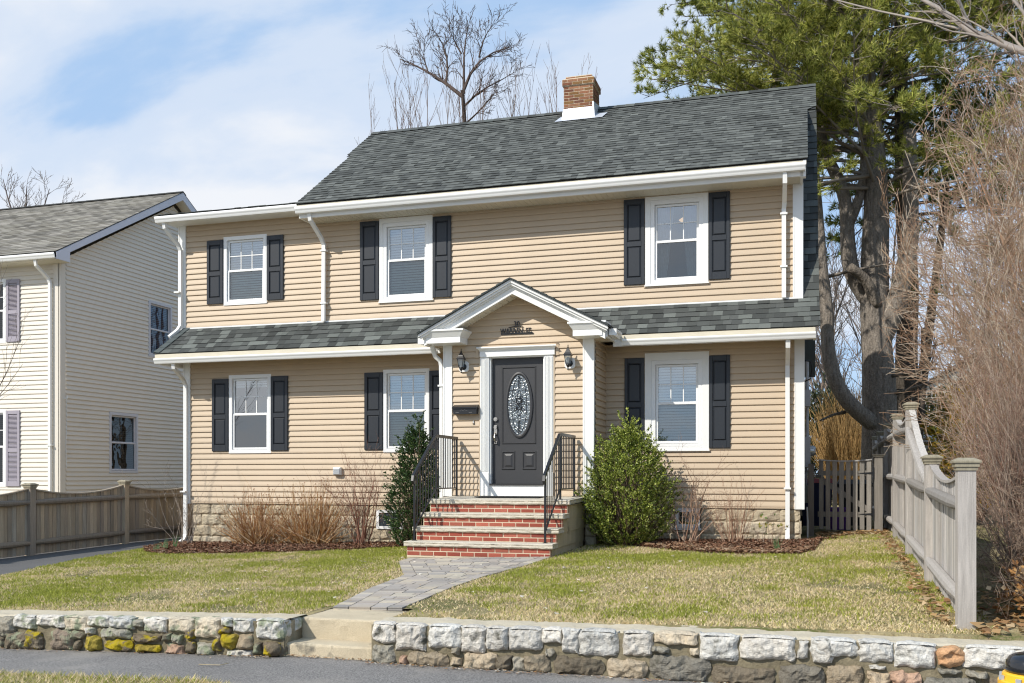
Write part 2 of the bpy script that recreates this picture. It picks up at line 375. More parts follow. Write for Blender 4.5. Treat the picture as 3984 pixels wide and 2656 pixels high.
def build_ground():
    mb = MB()
    xs = sorted(set([-400, -150, -60, -30, -20, -4.13, -3.335] + [round(-14 + .5 * i, 3) for i in range(41)] + [10, 20, 60, 150, 400]))
    ys = [7.5, 8.07, 8.5, 9, 9.5, 10, 10.5, 11, 11.5, 12, 12.5, 13, 13.5, 14, 14.5, 15, 15.5, 16, 17, 18, 20, 25, 40, 80, 160, 500]
    n0 = {}
    rows = [[(x, 7.5, -.6) for x in xs]] + [[(x, y, g(x, y)) for x in xs] for y in ys]
    for r in rows: mb.v.extend(r)
    w = len(xs)
    for j in range(len(rows) - 1):
        for i in range(w - 1):
            if j < 2 and -4.14 < (xs[i] + xs[i + 1]) / 2 < -3.33: continue
            a = j * w + i; mb.f.append((a, a + 1, a + w + 1, a + w)); mb.c.append((.2, .2, .1))
    mb.build('ground', M_ground, smooth=True, kind='structure')
    mb = MB()
    xs = [-400, -100, -30, -15] + [-12 + i for i in range(24)] + [20, 60, 400]
    ysr = [-120, -30, 0, 3, 5, 6.2, 7.52]
    for y in ysr: mb.v.extend((x, y, STREET(x)) for x in xs)
    w = len(xs)
    for j in range(len(ysr) - 1):
        for i in range(w - 1):
            a = j * w + i; mb.f.append((a, a + 1, a + w + 1, a + w)); mb.c.append((.1, .1, .1))
    mb.build('pavement', M_asph, kind='structure')
    # drive beside the house
    mb = MB(); ys = [7.5 + i * .5 for i in range(30)]
    for y0, y1 in zip(ys, ys[1:]):
        for k in range(4):
            xa0 = -13.2; xb0 = lerp(DRV, y0); xa1 = -13.2; xb1 = lerp(DRV, y1)
            p = lambda t, y, xa, xb: (xa + (xb - xa) * t, y, g(xa + (xb - xa) * t, y) + .006)
            mb.poly([p(k / 4, y0, xa0, xb0), p((k + 1) / 4, y0, xa0, xb0), p((k + 1) / 4, y1, xa1, xb1), p(k / 4, y1, xa1, xb1)])
    mb.build('driveway', M_drive, kind='structure')
    # verge strip by the kerb, lower left
    mb = MB()
    for i in range(30):
        x0 = -9.5 + i * .2; x1 = x0 + .2
        e = lambda x: 6.12 + .07 * mnoise.noise(Vector((x * 2, 0, 0))) + (x + 6) * .02 - max(0, x + 4.2) * .5
        z = STREET(x0) + .012
        mb.poly([(x0, 3.4, z), (x1, 3.4, z), (x1, e(x1), z), (x0, e(x0), z)])
    mb.build('verge', M_ground, kind='structure')
    # mulch beds
    mb = MB()
    for a, b in ((-11.45, -5.6), (-3.35, .6)):
        n = int((b - a) / .25)
        for i in range(n):
            x0 = a + (b - a) * i / n; x1 = a + (b - a) * (i + 1) / n
            for k in range(6):
                f = lambda x, t: (x, lerp(BED, x) + (16.12 - lerp(BED, x)) * t, g(x, lerp(BED, x) + (16.12 - lerp(BED, x)) * t) + .008 + .03 * math.sin(math.pi * min(1, t * 1.0 + .05)) )
                if 16.1 - lerp(BED, x0) < .02: continue
                mb.poly([f(x0, k / 6), f(x1, k / 6), f(x1, (k + 1) / 6), f(x0, (k + 1) / 6)], (.10, .055, .035))
    mb.build('mulch_bed', M_mulch, smooth=True, kind='structure')
build_ground()

def vnoise(x, y, s, seed):
    """numpy value noise 0..1"""
    rs = np.random.RandomState(seed); T = rs.rand(64, 64)
    X = x * s + 31.7; Y = y * s + 17.3; i = np.floor(X).astype(int); j = np.floor(Y).astype(int); u = X - i; v = Y - j
    u = u * u * (3 - 2 * u); v = v * v * (3 - 2 * v)
    a = T[i % 64, j % 64]; b = T[(i + 1) % 64, j % 64]; c = T[i % 64, (j + 1) % 64]; d = T[(i + 1) % 64, (j + 1) % 64]
    return a * (1 - u) * (1 - v) + b * u * (1 - v) + c * (1 - u) * v + d * u * v
def in_lawn(x, y):
    drv = np.interp(y, [a for a, b in DRV], [b for a, b in DRV])
    bed = np.interp(x, [a for a, b in BED], [b for a, b in BED])
    wl = np.interp(y, [a for a, b in WLK_L], [b for a, b in WLK_L]); wr = np.interp(y, [a for a, b in WLK_R], [b for a, b in WLK_R])
    j = (vnoise(x, y, 4, 3) - .5) * .1
    ok = (x > drv + j) & (y < bed + j) & (x < 1.35 + (y - 7.8) * .022) & (y > 7.56 + j * .6)
    ok &= ~((y < 13.05) & (x > wl + .01 - np.abs(j) * .3) & (x < wr - .01 + np.abs(j) * .3))
    ok &= ~((y < 8.15) & (x > -4.22) & (x < -3.30))
    ok &= ~((y > 12.95) & (x > -5.52) & (x < -3.32))
    return ok
def build_grass():
    rs = np.random.RandomState(4); n = 560000
    # denser near the camera
    x = rs.uniform(-11.5, 1.7, n); y = 7.5 + 9.7 * rs.rand(n) ** 1.35
    k = in_lawn(x, y); x = x[k]; y = y[k]
    big = vnoise(x, y, .6, 11) * .42 + vnoise(x, y, 2.1, 12) * .33 + vnoise(x, y, 7, 13) * .25
    # the right-hand lawn is thinner and strawier, and so are the edges by the wall and the walk
    straw = .53 + 2.3 * (big - .5) + .36 * np.clip((x + 2.6) / 2.5, 0, 1) + .45 * np.clip((8.1 - y) / .6, 0, 1) + .10 * np.clip((13.2 - y) / 6, 0, 1)
    wl = np.interp(y, [a for a, b in WLK_L], [b for a, b in WLK_L]); wr = np.interp(y, [a for a, b in WLK_R], [b for a, b in WLK_R])
    dw = np.minimum(np.abs(x - wl), np.abs(x - wr)); straw += .35 * np.clip(1 - dw / .2, 0, 1)
    isst = rs.rand(len(x)) < np.clip(straw, .05, .93)
    bare = vnoise(x, y, 1.3, 21) * .6 + vnoise(x, y, 5, 22) * .4
    keep = rs.rand(len(x)) < np.clip(1.25 - .75 * np.clip(straw, 0, 1), .3, 1) * np.where((bare > .70) & (straw > .5), .18, 1); x = x[keep]; y = y[keep]; isst = isst[keep]; straw = straw[keep]
    m = len(x); h = np.where(isst, rs.uniform(.008, .028, m), rs.uniform(.016, .042, m)); w = rs.uniform(.0035, .008, m)
    th = rs.uniform(0, 2 * np.pi, m); lean = rs.uniform(.2, 1.0, m) * h * np.where(isst, 1.6, .9); la = rs.uniform(0, 2 * np.pi, m)
    z = gz(x, y)
    V = np.zeros((m, 3, 3))
    V[:, 0] = np.c_[x - np.cos(th) * w, y - np.sin(th) * w, z]; V[:, 1] = np.c_[x + np.cos(th) * w, y + np.sin(th) * w, z]
    V[:, 2] = np.c_[x + np.cos(la) * lean, y + np.sin(la) * lean, z + h]
    g1 = np.array([.22, .26, .035]); g2 = np.array([.45, .46, .09]); s1 = np.array([.60, .48, .25]); s2 = np.array([.82, .69, .45])
    t = rs.rand(m)[:, None]; C = np.where(isst[:, None], s1 + (s2 - s1) * t, g1 + (g2 - g1) * t)
    C = C * (.75 + .5 * rs.rand(m))[:, None]
    tris_obj('lawn_grass', V, C, M_grass, kind='stuff', label='short patchy lawn grass, part green and part straw coloured', category='grass')
    # verge
    n = 26000; x = rs.uniform(-9.4, -3.7, n); y = rs.uniform(4.6, 6.16, n); y = np.minimum(y, 6.12 + (x + 6) * .02 - np.maximum(0, x + 4.2) * .5 + rs.uniform(-.05, .03, n))
    isst = rs.rand(n) < .6; h = rs.uniform(.015, .05, n); w = rs.uniform(.003, .006, n); th = rs.uniform(0, 6.28, n); la = rs.uniform(0, 6.28, n)
    z = np.array([STREET(q) for q in x]) + .012; V = np.zeros((n, 3, 3))
    V[:, 0] = np.c_[x - np.cos(th) * w, y - np.sin(th) * w, z]; V[:, 1] = np.c_[x + np.cos(th) * w, y + np.sin(th) * w, z]; V[:, 2] = np.c_[x + np.cos(la) * h * .9, y + np.sin(la) * h * .9, z + h]
    t = rs.rand(n)[:, None]; C = np.where(isst[:, None], s1 + (s2 - s1) * t, g1 + (g2 - g1) * t)
    tris_obj('verge_grass', V, C, M_grass, kind='stuff', label='strip of dry grass between the pavement and the street', category='grass')
build_grass()

def chips():
    rs = np.random.RandomState(9); n = 42000
    x = np.r_[rs.uniform(-11.45, -5.6, n // 2), rs.uniform(-3.3, .5, n - n // 2)]
    bed = np.interp(x, [a for a, b in BED], [b for a, b in BED]); y = bed - .06 + rs.rand(n) ** 1.2 * (16.1 - bed)
    k = y < 16.1; x = x[k]; y = y[k]; bed = bed[k]; m = len(x)
    z = gz(x, y) + .012 + .03 * np.sin(np.pi * np.clip((y - bed) / (16.12 - bed), 0, 1)) + rs.uniform(0, .02, m)
    l = rs.uniform(.012, .04, m); w = rs.uniform(.004, .010, m); a = rs.uniform(0, 6.28, m); ti = rs.uniform(-.5, .5, m)
    d = np.c_[np.cos(a), np.sin(a), ti] * l[:, None]; p = np.c_[-np.sin(a), np.cos(a), rs.uniform(-.7, .7, m)] * w[:, None]; c = np.c_[x, y, z]
    V = np.stack([c - d - p, c + d - p, c + d + p, c - d + p], 1)
    pal = np.array([(.16, .075, .045), (.22, .12, .075), (.08, .045, .03), (.30, .19, .12), (.20, .10, .06), (.36, .27, .19)])
    C = pal[rs.choice(6, m, p=[.25, .22, .25, .1, .12, .06])]
    tris_obj('mulch_chips', V, C, M_mulch, kind='stuff', label='red brown bark chips covering the planting beds', category='mulch')
chips()
def litter():
    rs = np.random.RandomState(12); P = []
    def add(n, f, cols, s=(.025, .05)):
        for _ in range(n):
            x, y = f(); P.append((x, y, rs.uniform(*s), cols[rs.randint(len(cols))]))
    tan = [(.42, .26, .12), (.50, .34, .17), (.34, .19, .09), (.55, .42, .26)]
    fx = lambda y: 1.05 + (y - 7.8) * .024
    def f1():
        y = rs.uniform(7.9, 16.8); return fx(y) - abs(rs.normal(0, .07)), y
    add(420, f1, tan, (.018, .042))
    def f2():
        x = rs.uniform(-3.1, .2); return x, lerp(BED, x) - .03 + abs(rs.normal(0, .6))
    add(2000, f2, [(.38, .24, .14), (.50, .36, .24), (.30, .17, .10)], (.018, .042))
    add(420, lambda: (rs.uniform(1.15, 2.6), rs.uniform(7.5, 9.8)), tan, (.03, .055))
    add(170, lambda: (rs.uniform(-9, 1.1), rs.uniform(7.7, 13)), [(.62, .54, .42), (.5, .36, .22), (.7, .64, .55)], (.012, .03))
    add(300, lambda: (rs.uniform(.2, 1.3), 17 + rs.uniform(-.5, .4)), tan)
    add(260, lambda: (rs.uniform(-7.6, -5.7), rs.uniform(15.2, 15.9)), [(.36, .16, .06), (.42, .22, .1)], (.02, .035))
    V = []; C = []
    for x, y, s, c in P:
        z = g(x, y) + rs.uniform(.02, .05)
        if 7.2 < y < 7.7: z = g(x, y) + .03
        a = rs.uniform(0, 6.28); ca, sa = math.cos(a), math.sin(a); b = rs.uniform(-.3, .6) * s
        q = [(-1, -.15), (0, -.75), (1, 0), (.1, .75)]
        V.append([(x + (u * ca - v * sa) * s, y + (u * sa + v * ca) * s, z + (abs(u) * b) + rs.uniform(-.3, .3) * s) for u, v in q]); C.append(jit(c, .25))
    # street litter by the wall foot
    for _ in range(700):
        x = rs.choice([rs.uniform(-3.3, 1.5), rs.uniform(-4.6, -3.2), rs.uniform(-7.2, -4.6)], p=[.6, .25, .15]); y = 7.13 - abs(rs.normal(0, .035)) + (.1 if -4.2 < x < -3.35 else 0); s = rs.uniform(.006, .022); z = STREET(x) + .008 + rs.uniform(0, .008); a = rs.uniform(0, 6.28); ca, sa = math.cos(a), math.sin(a)
        V.append([(x + (u * ca - v * sa) * s, y + (u * sa + v * ca) * s, z + rs.uniform(0, .006)) for u, v in [(-1, -.2), (0, -.4), (1, 0), (0, .4)]]); C.append(jit([(.45, .26, .12), (.55, .4, .25), (.3, .16, .08), (.65, .6, .5)][rs.randint(4)], .2))
    tris_obj('fallen_leaves', np.array(V), np.array(C), M_deadleaf, kind='stuff', label='scattered dry brown leaves along the fence, beds and wall foot', category='leaves')
litter()

# ------------------------------------------------------------------ paver walk
def build_walk():
    mb = MB(); mb2 = MB(); rr = random.Random(3); y = 8.06
    pal = [(.36, .325, .29), (.42, .375, .32), (.47, .42, .34), (.38, .345, .31), (.31, .285, .26)]
    while y < 12.98:
        d = rr.choice([.145, .145, .22]); y1 = min(y + d, 12.99); ju = .005
        l0, l1, r0, r1 = lerp(WLK_L, y), lerp(WLK_L, y1), lerp(WLK_R, y), lerp(WLK_R, y1)
        cuts = [0, .16]
        Wd = r0 - l0
        while cuts[-1] < Wd - .42: cuts.append(cuts[-1] + rr.choice([.15, .22, .22, .30]))
        cuts += [Wd - .15, Wd]
        for a, b in zip(cuts, cuts[1:]):
            if b - a < .02: continue
            fa, fb = a / Wd, b / Wd; t0 = .012 + rr.uniform(-.002, .002)
            q = [(l0 + (r0 - l0) * fa + ju, y + ju), (l0 + (r0 - l0) * fb - ju, y + ju), (l1 + (r1 - l1) * fb - ju, y1 - ju), (l1 + (r1 - l1) * fa + ju, y1 - ju)]
            zs = [g(*p) + t0 for p in q]
            tl = rr.uniform(-.0015, .0015)
            mb.hexa([(p[0], p[1], z - .03) for p, z in zip(q, zs)] + [(p[0], p[1], z + (tl if i < 2 else -tl)) for i, (p, z) in enumerate(zip(q, zs))], jit(rr.choice(pal), .10, rr))
        mb2.poly([(l0, y, g(l0, y) + .004), (r0, y, g(r0, y) + .004), (r1, y1, g(r1, y1) + .004), (l1, y1, g(l1, y1) + .004)])
        y = y1
    o = mb.build('paver_path', M_paver, kind='structure')
    mb2.build('path_bed', M_sand, kind='structure')
build_walk()

# ------------------------------------------------------------------ building kit (u along the wall, d into the wall, z up)
def siding(mb, u0, u1, z0, z1, holes=(), e=.1016, pr=.024, col=(.6, .5, .35)):
    fu0 = u0 if callable(u0) else (lambda z: u0); fu1 = u1 if callable(u1) else (lambda z: u1)
    k = 0
    while z0 + k * e < z1 - 1e-4:
        zb = z0 + k * e; zt = min(zb + e, z1); k += 1
        # vinyl profile: flat face with a rounded drop at the foot
        prof = [(zb, pr * .72), (zb + .008, pr), (zb + .035, pr * .82), (zb + e, .002)]
        cuts = sorted(set([q for q, _ in prof] + [zt] + [h for H in holes for h in H[2:4] if zb < h < zt]))
        cuts = [c for c in cuts if zb - 1e-6 <= c <= zt + 1e-6]
        def dd(z):
            for (a, b), (c, d) in zip(prof, prof[1:]):
                if z <= c + 1e-9: return -(b + (d - b) * (z - a) / (c - a))
            return -prof[-1][1]
        def spans(zm):
            sp = [(fu0(zm), fu1(zm))]
            for H in holes:
                if H[2] < zm < H[3]:
                    ns = []
                    for a, b in sp:
                        if H[1] <= a or H[0] >= b: ns.append((a, b)); continue
                        if a < H[0]: ns.append((a, H[0]))
                        if b > H[1]: ns.append((H[1], b))
                    sp = ns
            return sp
        for za, zc in zip(cuts, cuts[1:]):
            if zc - za < 1e-5: continue
            for i, (a, b) in enumerate(spans((za + zc) / 2)):
                if b - a < .003: continue
                a0, a1, b0, b1 = a, a, b, b
                if callable(u0) and abs(a - fu0((za + zc) / 2)) < 1e-9: a0, a1 = fu0(za), fu0(zc)
                if callable(u1) and abs(b - fu1((za + zc) / 2)) < 1e-9: b0, b1 = fu1(za), fu1(zc)
                mb.poly([(a0, dd(za), za), (b0, dd(za), za), (b1, dd(zc), zc), (a1, dd(zc), zc)], col)
        for a, b in spans(zb + 1e-4):
            if b - a > .003: mb.poly([(a, 0.004, zb), (b, 0.004, zb), (b, dd(zb), zb), (a, dd(zb), zb)], col)

def blind_mb(mb, u0, u1, z0, z1, d, pitch=.05):
    z = z1
    mb.box(u0, u1, d - .02, d + .02, z1 - .03, z1, (.8, .8, .8))
    z = z1 - .05
    while z > z0 + .01:
        mb.poly([(u0, d - .012, z - .020), (u1, d - .012, z - .020), (u1, d + .012, z + .018), (u0, d + .012, z + .018)]); z -= pitch

def window(par, M, fr, mid, trim=None, blind='full', gmat=None, glow=None, shutters=(), label=None, curtain=False, framemat=None, grid=True, prot=.03, name='window', louver=False, shmat=None, room=True):
    """fr = (u0,u1,z0,z1) outer vinyl frame; mid = meeting rail height"""
    u0, u1, z0, z1 = fr; fm = framemat or M_vinyl
    mb = MB(M)                                  # frame
    t = .045; D0 = -prot; D1 = .10
    mb.box(u0, u0 + t, D0, D1, z0, z1); mb.box(u1 - t, u1, D0, D1, z0, z1)
    mb.box(u0 + t, u1 - t, D0, D1, z1 - t, z1); mb.box(u0 + t, u1 - t, D0, D1, z0, z0 + t)
    # outer nail-flange lip
    l = .022
    mb.box(u0 - l, u0, D0 + .003, .02, z0 - l, z1 + l); mb.box(u1, u1 + l, D0 + .003, .02, z0 - l, z1 + l)
    mb.box(u0, u1, D0 + .003, .02, z1, z1 + l); mb.box(u0, u1, D0 + .003, .02, z0 - l, z0)
    w = mb.build(name, fm, par, label=label)
    a0, a1, b0, b1 = u0 + t + .004, u1 - t - .004, z0 + t + .004, z1 - t - .004
    def sash(s0, s1, q0, q1, d, r=.036):
        m = MB(M)
        m.bevbox(s0, s0 + r, d, d + .035, q0, q1, .004); m.bevbox(s1 - r, s1, d, d + .035, q0, q1, .004)
        m.bevbox(s0 + r, s1 - r, d, d + .035, q1 - r, q1, .004); m.bevbox(s0 + r, s1 - r, d, d + .035, q0, q0 + r, .004)
        return m
    up = sash(a0, a1, mid - .012, b1, .012); gu0, gu1 = a0 + .036, a1 - .036
    if grid == 'in':
        for (q0_, q1_) in ((mid + .024, b1 - .036), (b0 + .036, mid - .02)):
            for k in (1, 2): x = gu0 + (gu1 - gu0) * k / 3; up.box(x - .008, x + .008, .040, .046, q0_, q1_)
            zq = (q0_ + q1_) / 2; up.box(gu0, gu1, .0395, .0455, zq - .008, zq + .008)
    elif grid:
        gz0, gz1 = mid + .024, b1 - .036
        for k in (1, 2):
            x = gu0 + (gu1 - gu0) * k / 3; up.box(x - .008, x + .008, .026, .036, gz0, gz1)
        zq = (gz0 + gz1) / 2; up.box(gu0, gu1, .0245, .0345, zq - .008, zq + .008)
    up.build('upper_sash', fm, w)
    sash(a0, a1, b0, mid + .014, -.004 if prot > .01 else 0.006).build('lower_sash', fm, w)
    m = MB(M); m.poly([(gu0, .033, mid + .02), (gu1, .033, mid + .02), (gu1, .033, b1 - .03), (gu0, .033, b1 - .03)])
    m.build('pane', gmat or M_glass, w)
    m = MB(M); m.poly([(gu0, .016, b0 + .03), (gu1, .016, b0 + .03), (gu1, .016, mid - .018), (gu0, .016, mid - .018)])
    m.build('pane', glow or M_glass_low, w)
    if room:
        m = MB(M); q = .9
        m.poly([(u0, q, z0), (u1, q, z0), (u1, q, z1), (u0, q, z1)])
        for a, b in (((u0, D1 - .01, z0), (u0, q, z1)), ((u1, D1 - .01, z0), (u1, q, z1))):
            m.poly([(a[0], a[1], z0), (a[0], q, z0), (a[0], q, z1), (a[0], a[1], z1)])
        m.poly([(u0, D1 - .01, z0), (u1, D1 - .01, z0), (u1, q, z0), (u0, q, z0)]); m.poly([(u0, D1 - .01, z1), (u1, D1 - .01, z1), (u1, q, z1), (u0, q, z1)])
        m.build('room', M_room, w)
    if blind:
        m = MB(M); zb = b0 + .02 if blind == 'full' else mid + float(blind) * (b1 - mid)
        blind_mb(m, u0 + t + .02, u1 - t - .02, zb, z1 - t, .085, .046); m.build('blind', M_blind, w)
    if curtain:
        n = 26
        for (ta, tb, ba, bb) in ((.0, .42, .0, .22), (.60, 1.0, .74, 1.0)):
            m = MB(M)
            for k in range(n):
                for j in range(10):
                    def pp(a, b):
                        s = a / n; v = b / 10; top = u0 + t + (u1 - u0 - 2 * t) * (ta + (tb - ta) * s); bot = u0 + t + (u1 - u0 - 2 * t) * (ba + (bb - ba) * s)
                        return (bot + (top - bot) * v ** .8, .13 + .018 * math.sin(a * 1.9) + .008 * math.sin(a * .7 + b), z0 + .03 + (z1 - z0 - .08) * v)
                    m.poly([pp(k, j), pp(k + 1, j), pp(k + 1, j + 1), pp(k, j + 1)])
            m.build('curtain', M_curt, w, smooth=True)

    if trim:
        m = MB(M); q0, q1, r0, r1 = trim; D = -.035
        def tr(a, b, c, d): m.hexa([(p[0], 0.0, p[1]) for p in (a, b, c, d)] + [(p[0], D, p[1]) for p in (a, b, c, d)])
        o = [(q0, r0), (q1, r0), (q1, r1), (q0, r1)]; i = [(u0 - .0235, z0 - .0235), (u1 + .0235, z0 - .0235), (u1 + .0235, z1 + .0235), (u0 - .0235, z1 + .0235)]
        for k in range(4): tr(o[k], o[(k + 1) % 4], i[(k + 1) % 4], i[k])
        m.box(q0 - .01, q1 + .01, -.05, -.036, r0, r0 + .022)
        m.build('trim', M_white, w)
        m = MB(M); cl = (.6, .5, .35); jw = .022                               # siding coloured J channel round the trim
        m.box(q0 - jw, q0 - .001, -.024, 0, r0 - jw, r1 + jw); m.box(q1 + .001, q1 + jw, -.024, 0, r0 - jw, r1 + jw)
        m.box(q0, q1, -.024, 0, r1 + .001, r1 + jw); m.box(q0, q1, -.024, 0, r0 - jw, r0 - .001)
        m.build('channel', M_siding, w)
    for s in shutters: shutter(par, M, *s, louver=louver, mat=shmat)
    return w
def shutter(par, M, u0, u1, z0, z1, louver=False, mat=None):
    m = MB(M); mt = mat or M_shut; d = -.048; st = .058 * (u1 - u0) / .36; th = .034
    midz = z0 + (z1 - z0) * .475
    m.bevbox(u0, u0 + st, d, -.016, z0, z1, .004); m.bevbox(u1 - st, u1, d, -.016, z0, z1, .004)
    for a, b in ((z0, z0 + .115), (midz - .04, midz + .04), (z1 - .085, z1)):
        m.bevbox(u0 + st, u1 - st, d + .001, -.016, a, b, .003)
    sh = m.build('shutter', mt, par)
    for a, b in ((z0 + .115, midz - .04), (midz + .04, z1 - .085)):
        m = MB(M); x0, x1 = u0 + st + .002, u1 - st - .002
        if louver:
            z = a + .012
            while z < b - .01:
                m.poly([(x0, d + .004, z - .008), (x1, d + .004, z - .008), (x1, -.02, z + .014), (x0, -.02, z + .014)]); z += .028
            m.box(x0, x1, -.02, -.016, a, b)
            m.build('louvres', mt, sh)
        else:
            i = .028
            m.box(x0, x1, -.030, -.016, a, b)
            o_ = [(x0 + .008, -.0302, a + .008), (x1 - .008, -.0302, a + .008), (x1 - .008, -.0302, b - .008), (x0 + .008, -.0302, b - .008)]
            n_ = [(x0 + i, d + .002, a + i), (x1 - i, d + .002, a + i), (x1 - i, d + .002, b - i), (x0 + i, d + .002, b - i)]
            for k in range(4): m.poly([o_[k], o_[(k + 1) % 4], n_[(k + 1) % 4], n_[k]])
            m.poly(n_); m.build('raised_panel', mt, sh)

def shingles(mb, P, W_, L, e, rr, pal, wid=(.10, .23), th=.014, xl=None, xr=None, big=False):
    """P(s,t,h): s along the eave 0..W_, t up the slope 0..L, h above the plane. xl/xr: edges as functions of t"""
    k = 0; xl = xl or (lambda t: 0.); xr = xr or (lambda t: W_)
    while k * e < L - 1e-4:
        t0 = k * e; t1 = min(t0 + e * 1.04, L); s = xl(t0) - rr.uniform(0, .25); k += 1; tone = rr.uniform(.94, 1.06)
        while s < xr(t0):
            w = rr.uniform(*wid); a, b = max(s, xl(t0)), min(s + w, xr(t0)); c, d = max(s, xl(t1)), min(s + w, xr(t1)); s += w
            if b - a < .004 and d - c < .004: continue
            if d < c: c = d = (c + d) / 2
            up = rr.random() < .5; h = th if up else th * .55
            col = rr.choice(pal); kk = tone * rr.uniform(.9, 1.1); col = tuple(q * kk for q in col)
            lift = rr.uniform(0, .002)
            p = [P(a, t0, h + lift), P(b, t0, h + lift), P(d, t1, .001), P(c, t1, .001)]
            mb.poly(p, col)
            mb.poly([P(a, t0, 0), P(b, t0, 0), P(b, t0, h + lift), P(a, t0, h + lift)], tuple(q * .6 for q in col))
            if up:
                mb.poly([P(a, t0, 0), P(a, t0, h), P(c, t1, .001), P(c, t1, 0)], col); mb.poly([P(b, t0, h), P(b, t0, 0), P(d, t1, 0), P(d, t1, .001)], col)
GREENGREY = [(.085, .091, .086), (.120, .130, .121), (.060, .064, .061), (.098, .104, .099), (.148, .160, .149), (.070, .075, .072)]
FINEGREY = [(.098, .104, .098), (.122, .129, .121), (.080, .085, .081), (.108, .114, .108), (.142, .150, .140)]
def slope(x0, y0, z0, y1, z1):
    L = math.hypot(y1 - y0, z1 - z0); cy, cz = (y1 - y0) / L, (z1 - z0) / L
    return L, (lambda s, t, h: (x0 + s, y0 + cy * t - cz * h, z0 + cz * t + cy * h))
def gutter(par, x0, x1, y, zt, h=.105, w=.115, m0=0., m1=0.):
    mb = MB(); zb = zt - h
    # ogee gutter, front is at y-w
    f = y - w
    prof = [(y, zt), (y, zb), (f + .035, zb), (f + .026, zb + .018), (f + .018, zb + .04), (f + .004, zb + .062), (f, zb + .075), (f, zt - .012), (f + .006, zt), (f + .016, zt), (f + .016, zt - .02), (f + .03, zb + .05), (f + .04, zb + .012), (y - .006, zb + .012), (y - .006, zt)]
    mb.sweepx(prof, x0, x1, m0=m0, m1=m1)
    return mb.build('gutter', M_white, par)
def downspout(par, pts, r=.047, straps=(), mat=None, foot=True, name='downspout'):
    mb = MB(); mb.tube(pts, r, 4, rot=math.pi / 4, flat=.8); o = mb.build(name, mat or M_white, par)
    # ribs
    for z in straps:
        x, y = pts[-2][0], pts[-2][1]; m = MB(); m.box(x - .055, x + .055, y - .043, y + .05, z - .014, z + .014); m.build('strap', mat or M_white, o)
    return o

# ------------------------------------------------------------------ the house
FY = 16.0
MF = lambda u, d, z: (u, FY + d, z)
PY = 15.1
MPp = lambda u, d, z: (u, PY + d, z)
house = thing('house', 'two storey house with tan siding, grey green gambrel roof and white gabled entry', 'house', (-5.6, 16, 0))
WINS = dict(ul=(-10.424, -9.555, 4.345, 5.585), ll=(-10.313, -9.467, 1.57, 2.99), um=(-7.168, -6.327, 4.263, 5.60), lm=(-7.169, -6.329, 1.568, 2.995), ur=(-2.398, -1.591, 4.285, 5.615), lr=(-2.383, -1.601, 1.61, 2.993))
H = {k: (v[0] + .01, v[1] - .01, v[2] + .01, v[3] - .01) for k, v in WINS.items()}
mb = MB(MF)
siding(mb, -11.17, -5.70, .63, 3.30, [H['ll'], H['lm']])
siding(mb, -3.18, -.14, .63, 3.30, [H['lr']])
siding(mb, -11.27, -.17, 3.94, 5.88, [H['ul'], H['um'], H['ur']])
def mer(a, b):
    n = len(a.v); a.v += b.v; a.f += [tuple(i + n for i in f) for f in b.f]; a.c += b.c
pb = MB(MPp)
siding(pb, -5.56, -3.34, .80, .80 + 24 * .1025, [(-4.93, -3.97, .5, 3.2)], e=.1025)
siding(pb, lambda z: -4.435 - max(.0, (4.04 - z)) / .52, lambda z: -4.435 + max(.0, (4.04 - z)) / .52, .80 + 24 * .1025, 4.03, e=.1025)
mer(mb, pb)
for X, sg in ((-3.175, 1), (-5.70, -1)):          # sides of the entry
    q = MB(lambda u, d, z, X=X, sg=sg: (X - sg * d, u, z)); siding(q, 15.12, 16.0, .62, 3.30); mer(mb, q)
# right and left side walls of the house
q = MB(lambda u, d, z: (-.03 - d, u, z)); siding(q, 16.0, 22.0, .63, 3.9); siding(q, lambda z: 16. + max(0, z - 3.9) * .5, lambda z: 22. - max(0, z - 3.9) * .5, 3.9, 7.3); mer(mb, q)
q = MB(lambda u, d, z: (-11.28 + d, u, z)); siding(q, 16.0, 22.0, .63, 5.9); mer(mb, q)
q = MB(lambda u, d, z: (-8.66 + d, u, z)); siding(q, lambda z: 16 + max(0, z - 5.9) * 1.4, lambda z: 22 - max(0, z - 5.9) * 1.4, 5.9, 8.2); mer(mb, q)
for a, b in ((-11.28, -.03),):
    mb.M = None; mb.box(a, b, 22.0, 22.05, .0, 5.9); mb.box(-11.0, -.3, 17.3, 17.35, 3.35, 6.0)
mb.build('wall', M_siding, house)
# trim: corner posts
for (a, b, y, z0, z1) in ((-11.32, -11.17, FY, .60, 3.29), (-11.43, -11.27, FY, 3.88, 5.88), (-.15, 0.0, FY, .60, 3.29), (-.175, -.02, FY, 3.90, 5.73), (-5.706, -5.551, PY, .79, 3.29), (-3.353, -3.175, PY, .585, 3.29)):
    m = MB(); w = b - a
    m.box(a, b, y - .03, y + .06, z0, z1); m.box(a, a + w * .12, y - .036, y - .031, z0, z1); m.box(b - w * .12, b, y - .036, y - .031, z0, z1)
    m.box(b - .004, b + .004, y - .028, y + .11, z0, z1) if b > -3.3 else m.box(a - .004, a + .004, y - .028, y + .11, z0, z1)
    m.build('corner_post', M_white, house)
m = MB(); m.box(-11.25, -.03, FY - .035, FY + .0, 3.885, 3.94); m.build('flashing_trim', M_white, house)
m = MB(); m.box(-11.17, -5.71, FY - .02, FY + .0, .608, .63); m.box(-3.18, -.15, FY - .02, FY, .608, .63); m.box(-3.19, -3.150, FY - .028, FY - .001, .63, 3.29); m.box(-11.27, -.17, FY - .012, FY - .002, 5.70, 5.725)
m.build('starter_trim', M_siding, house)

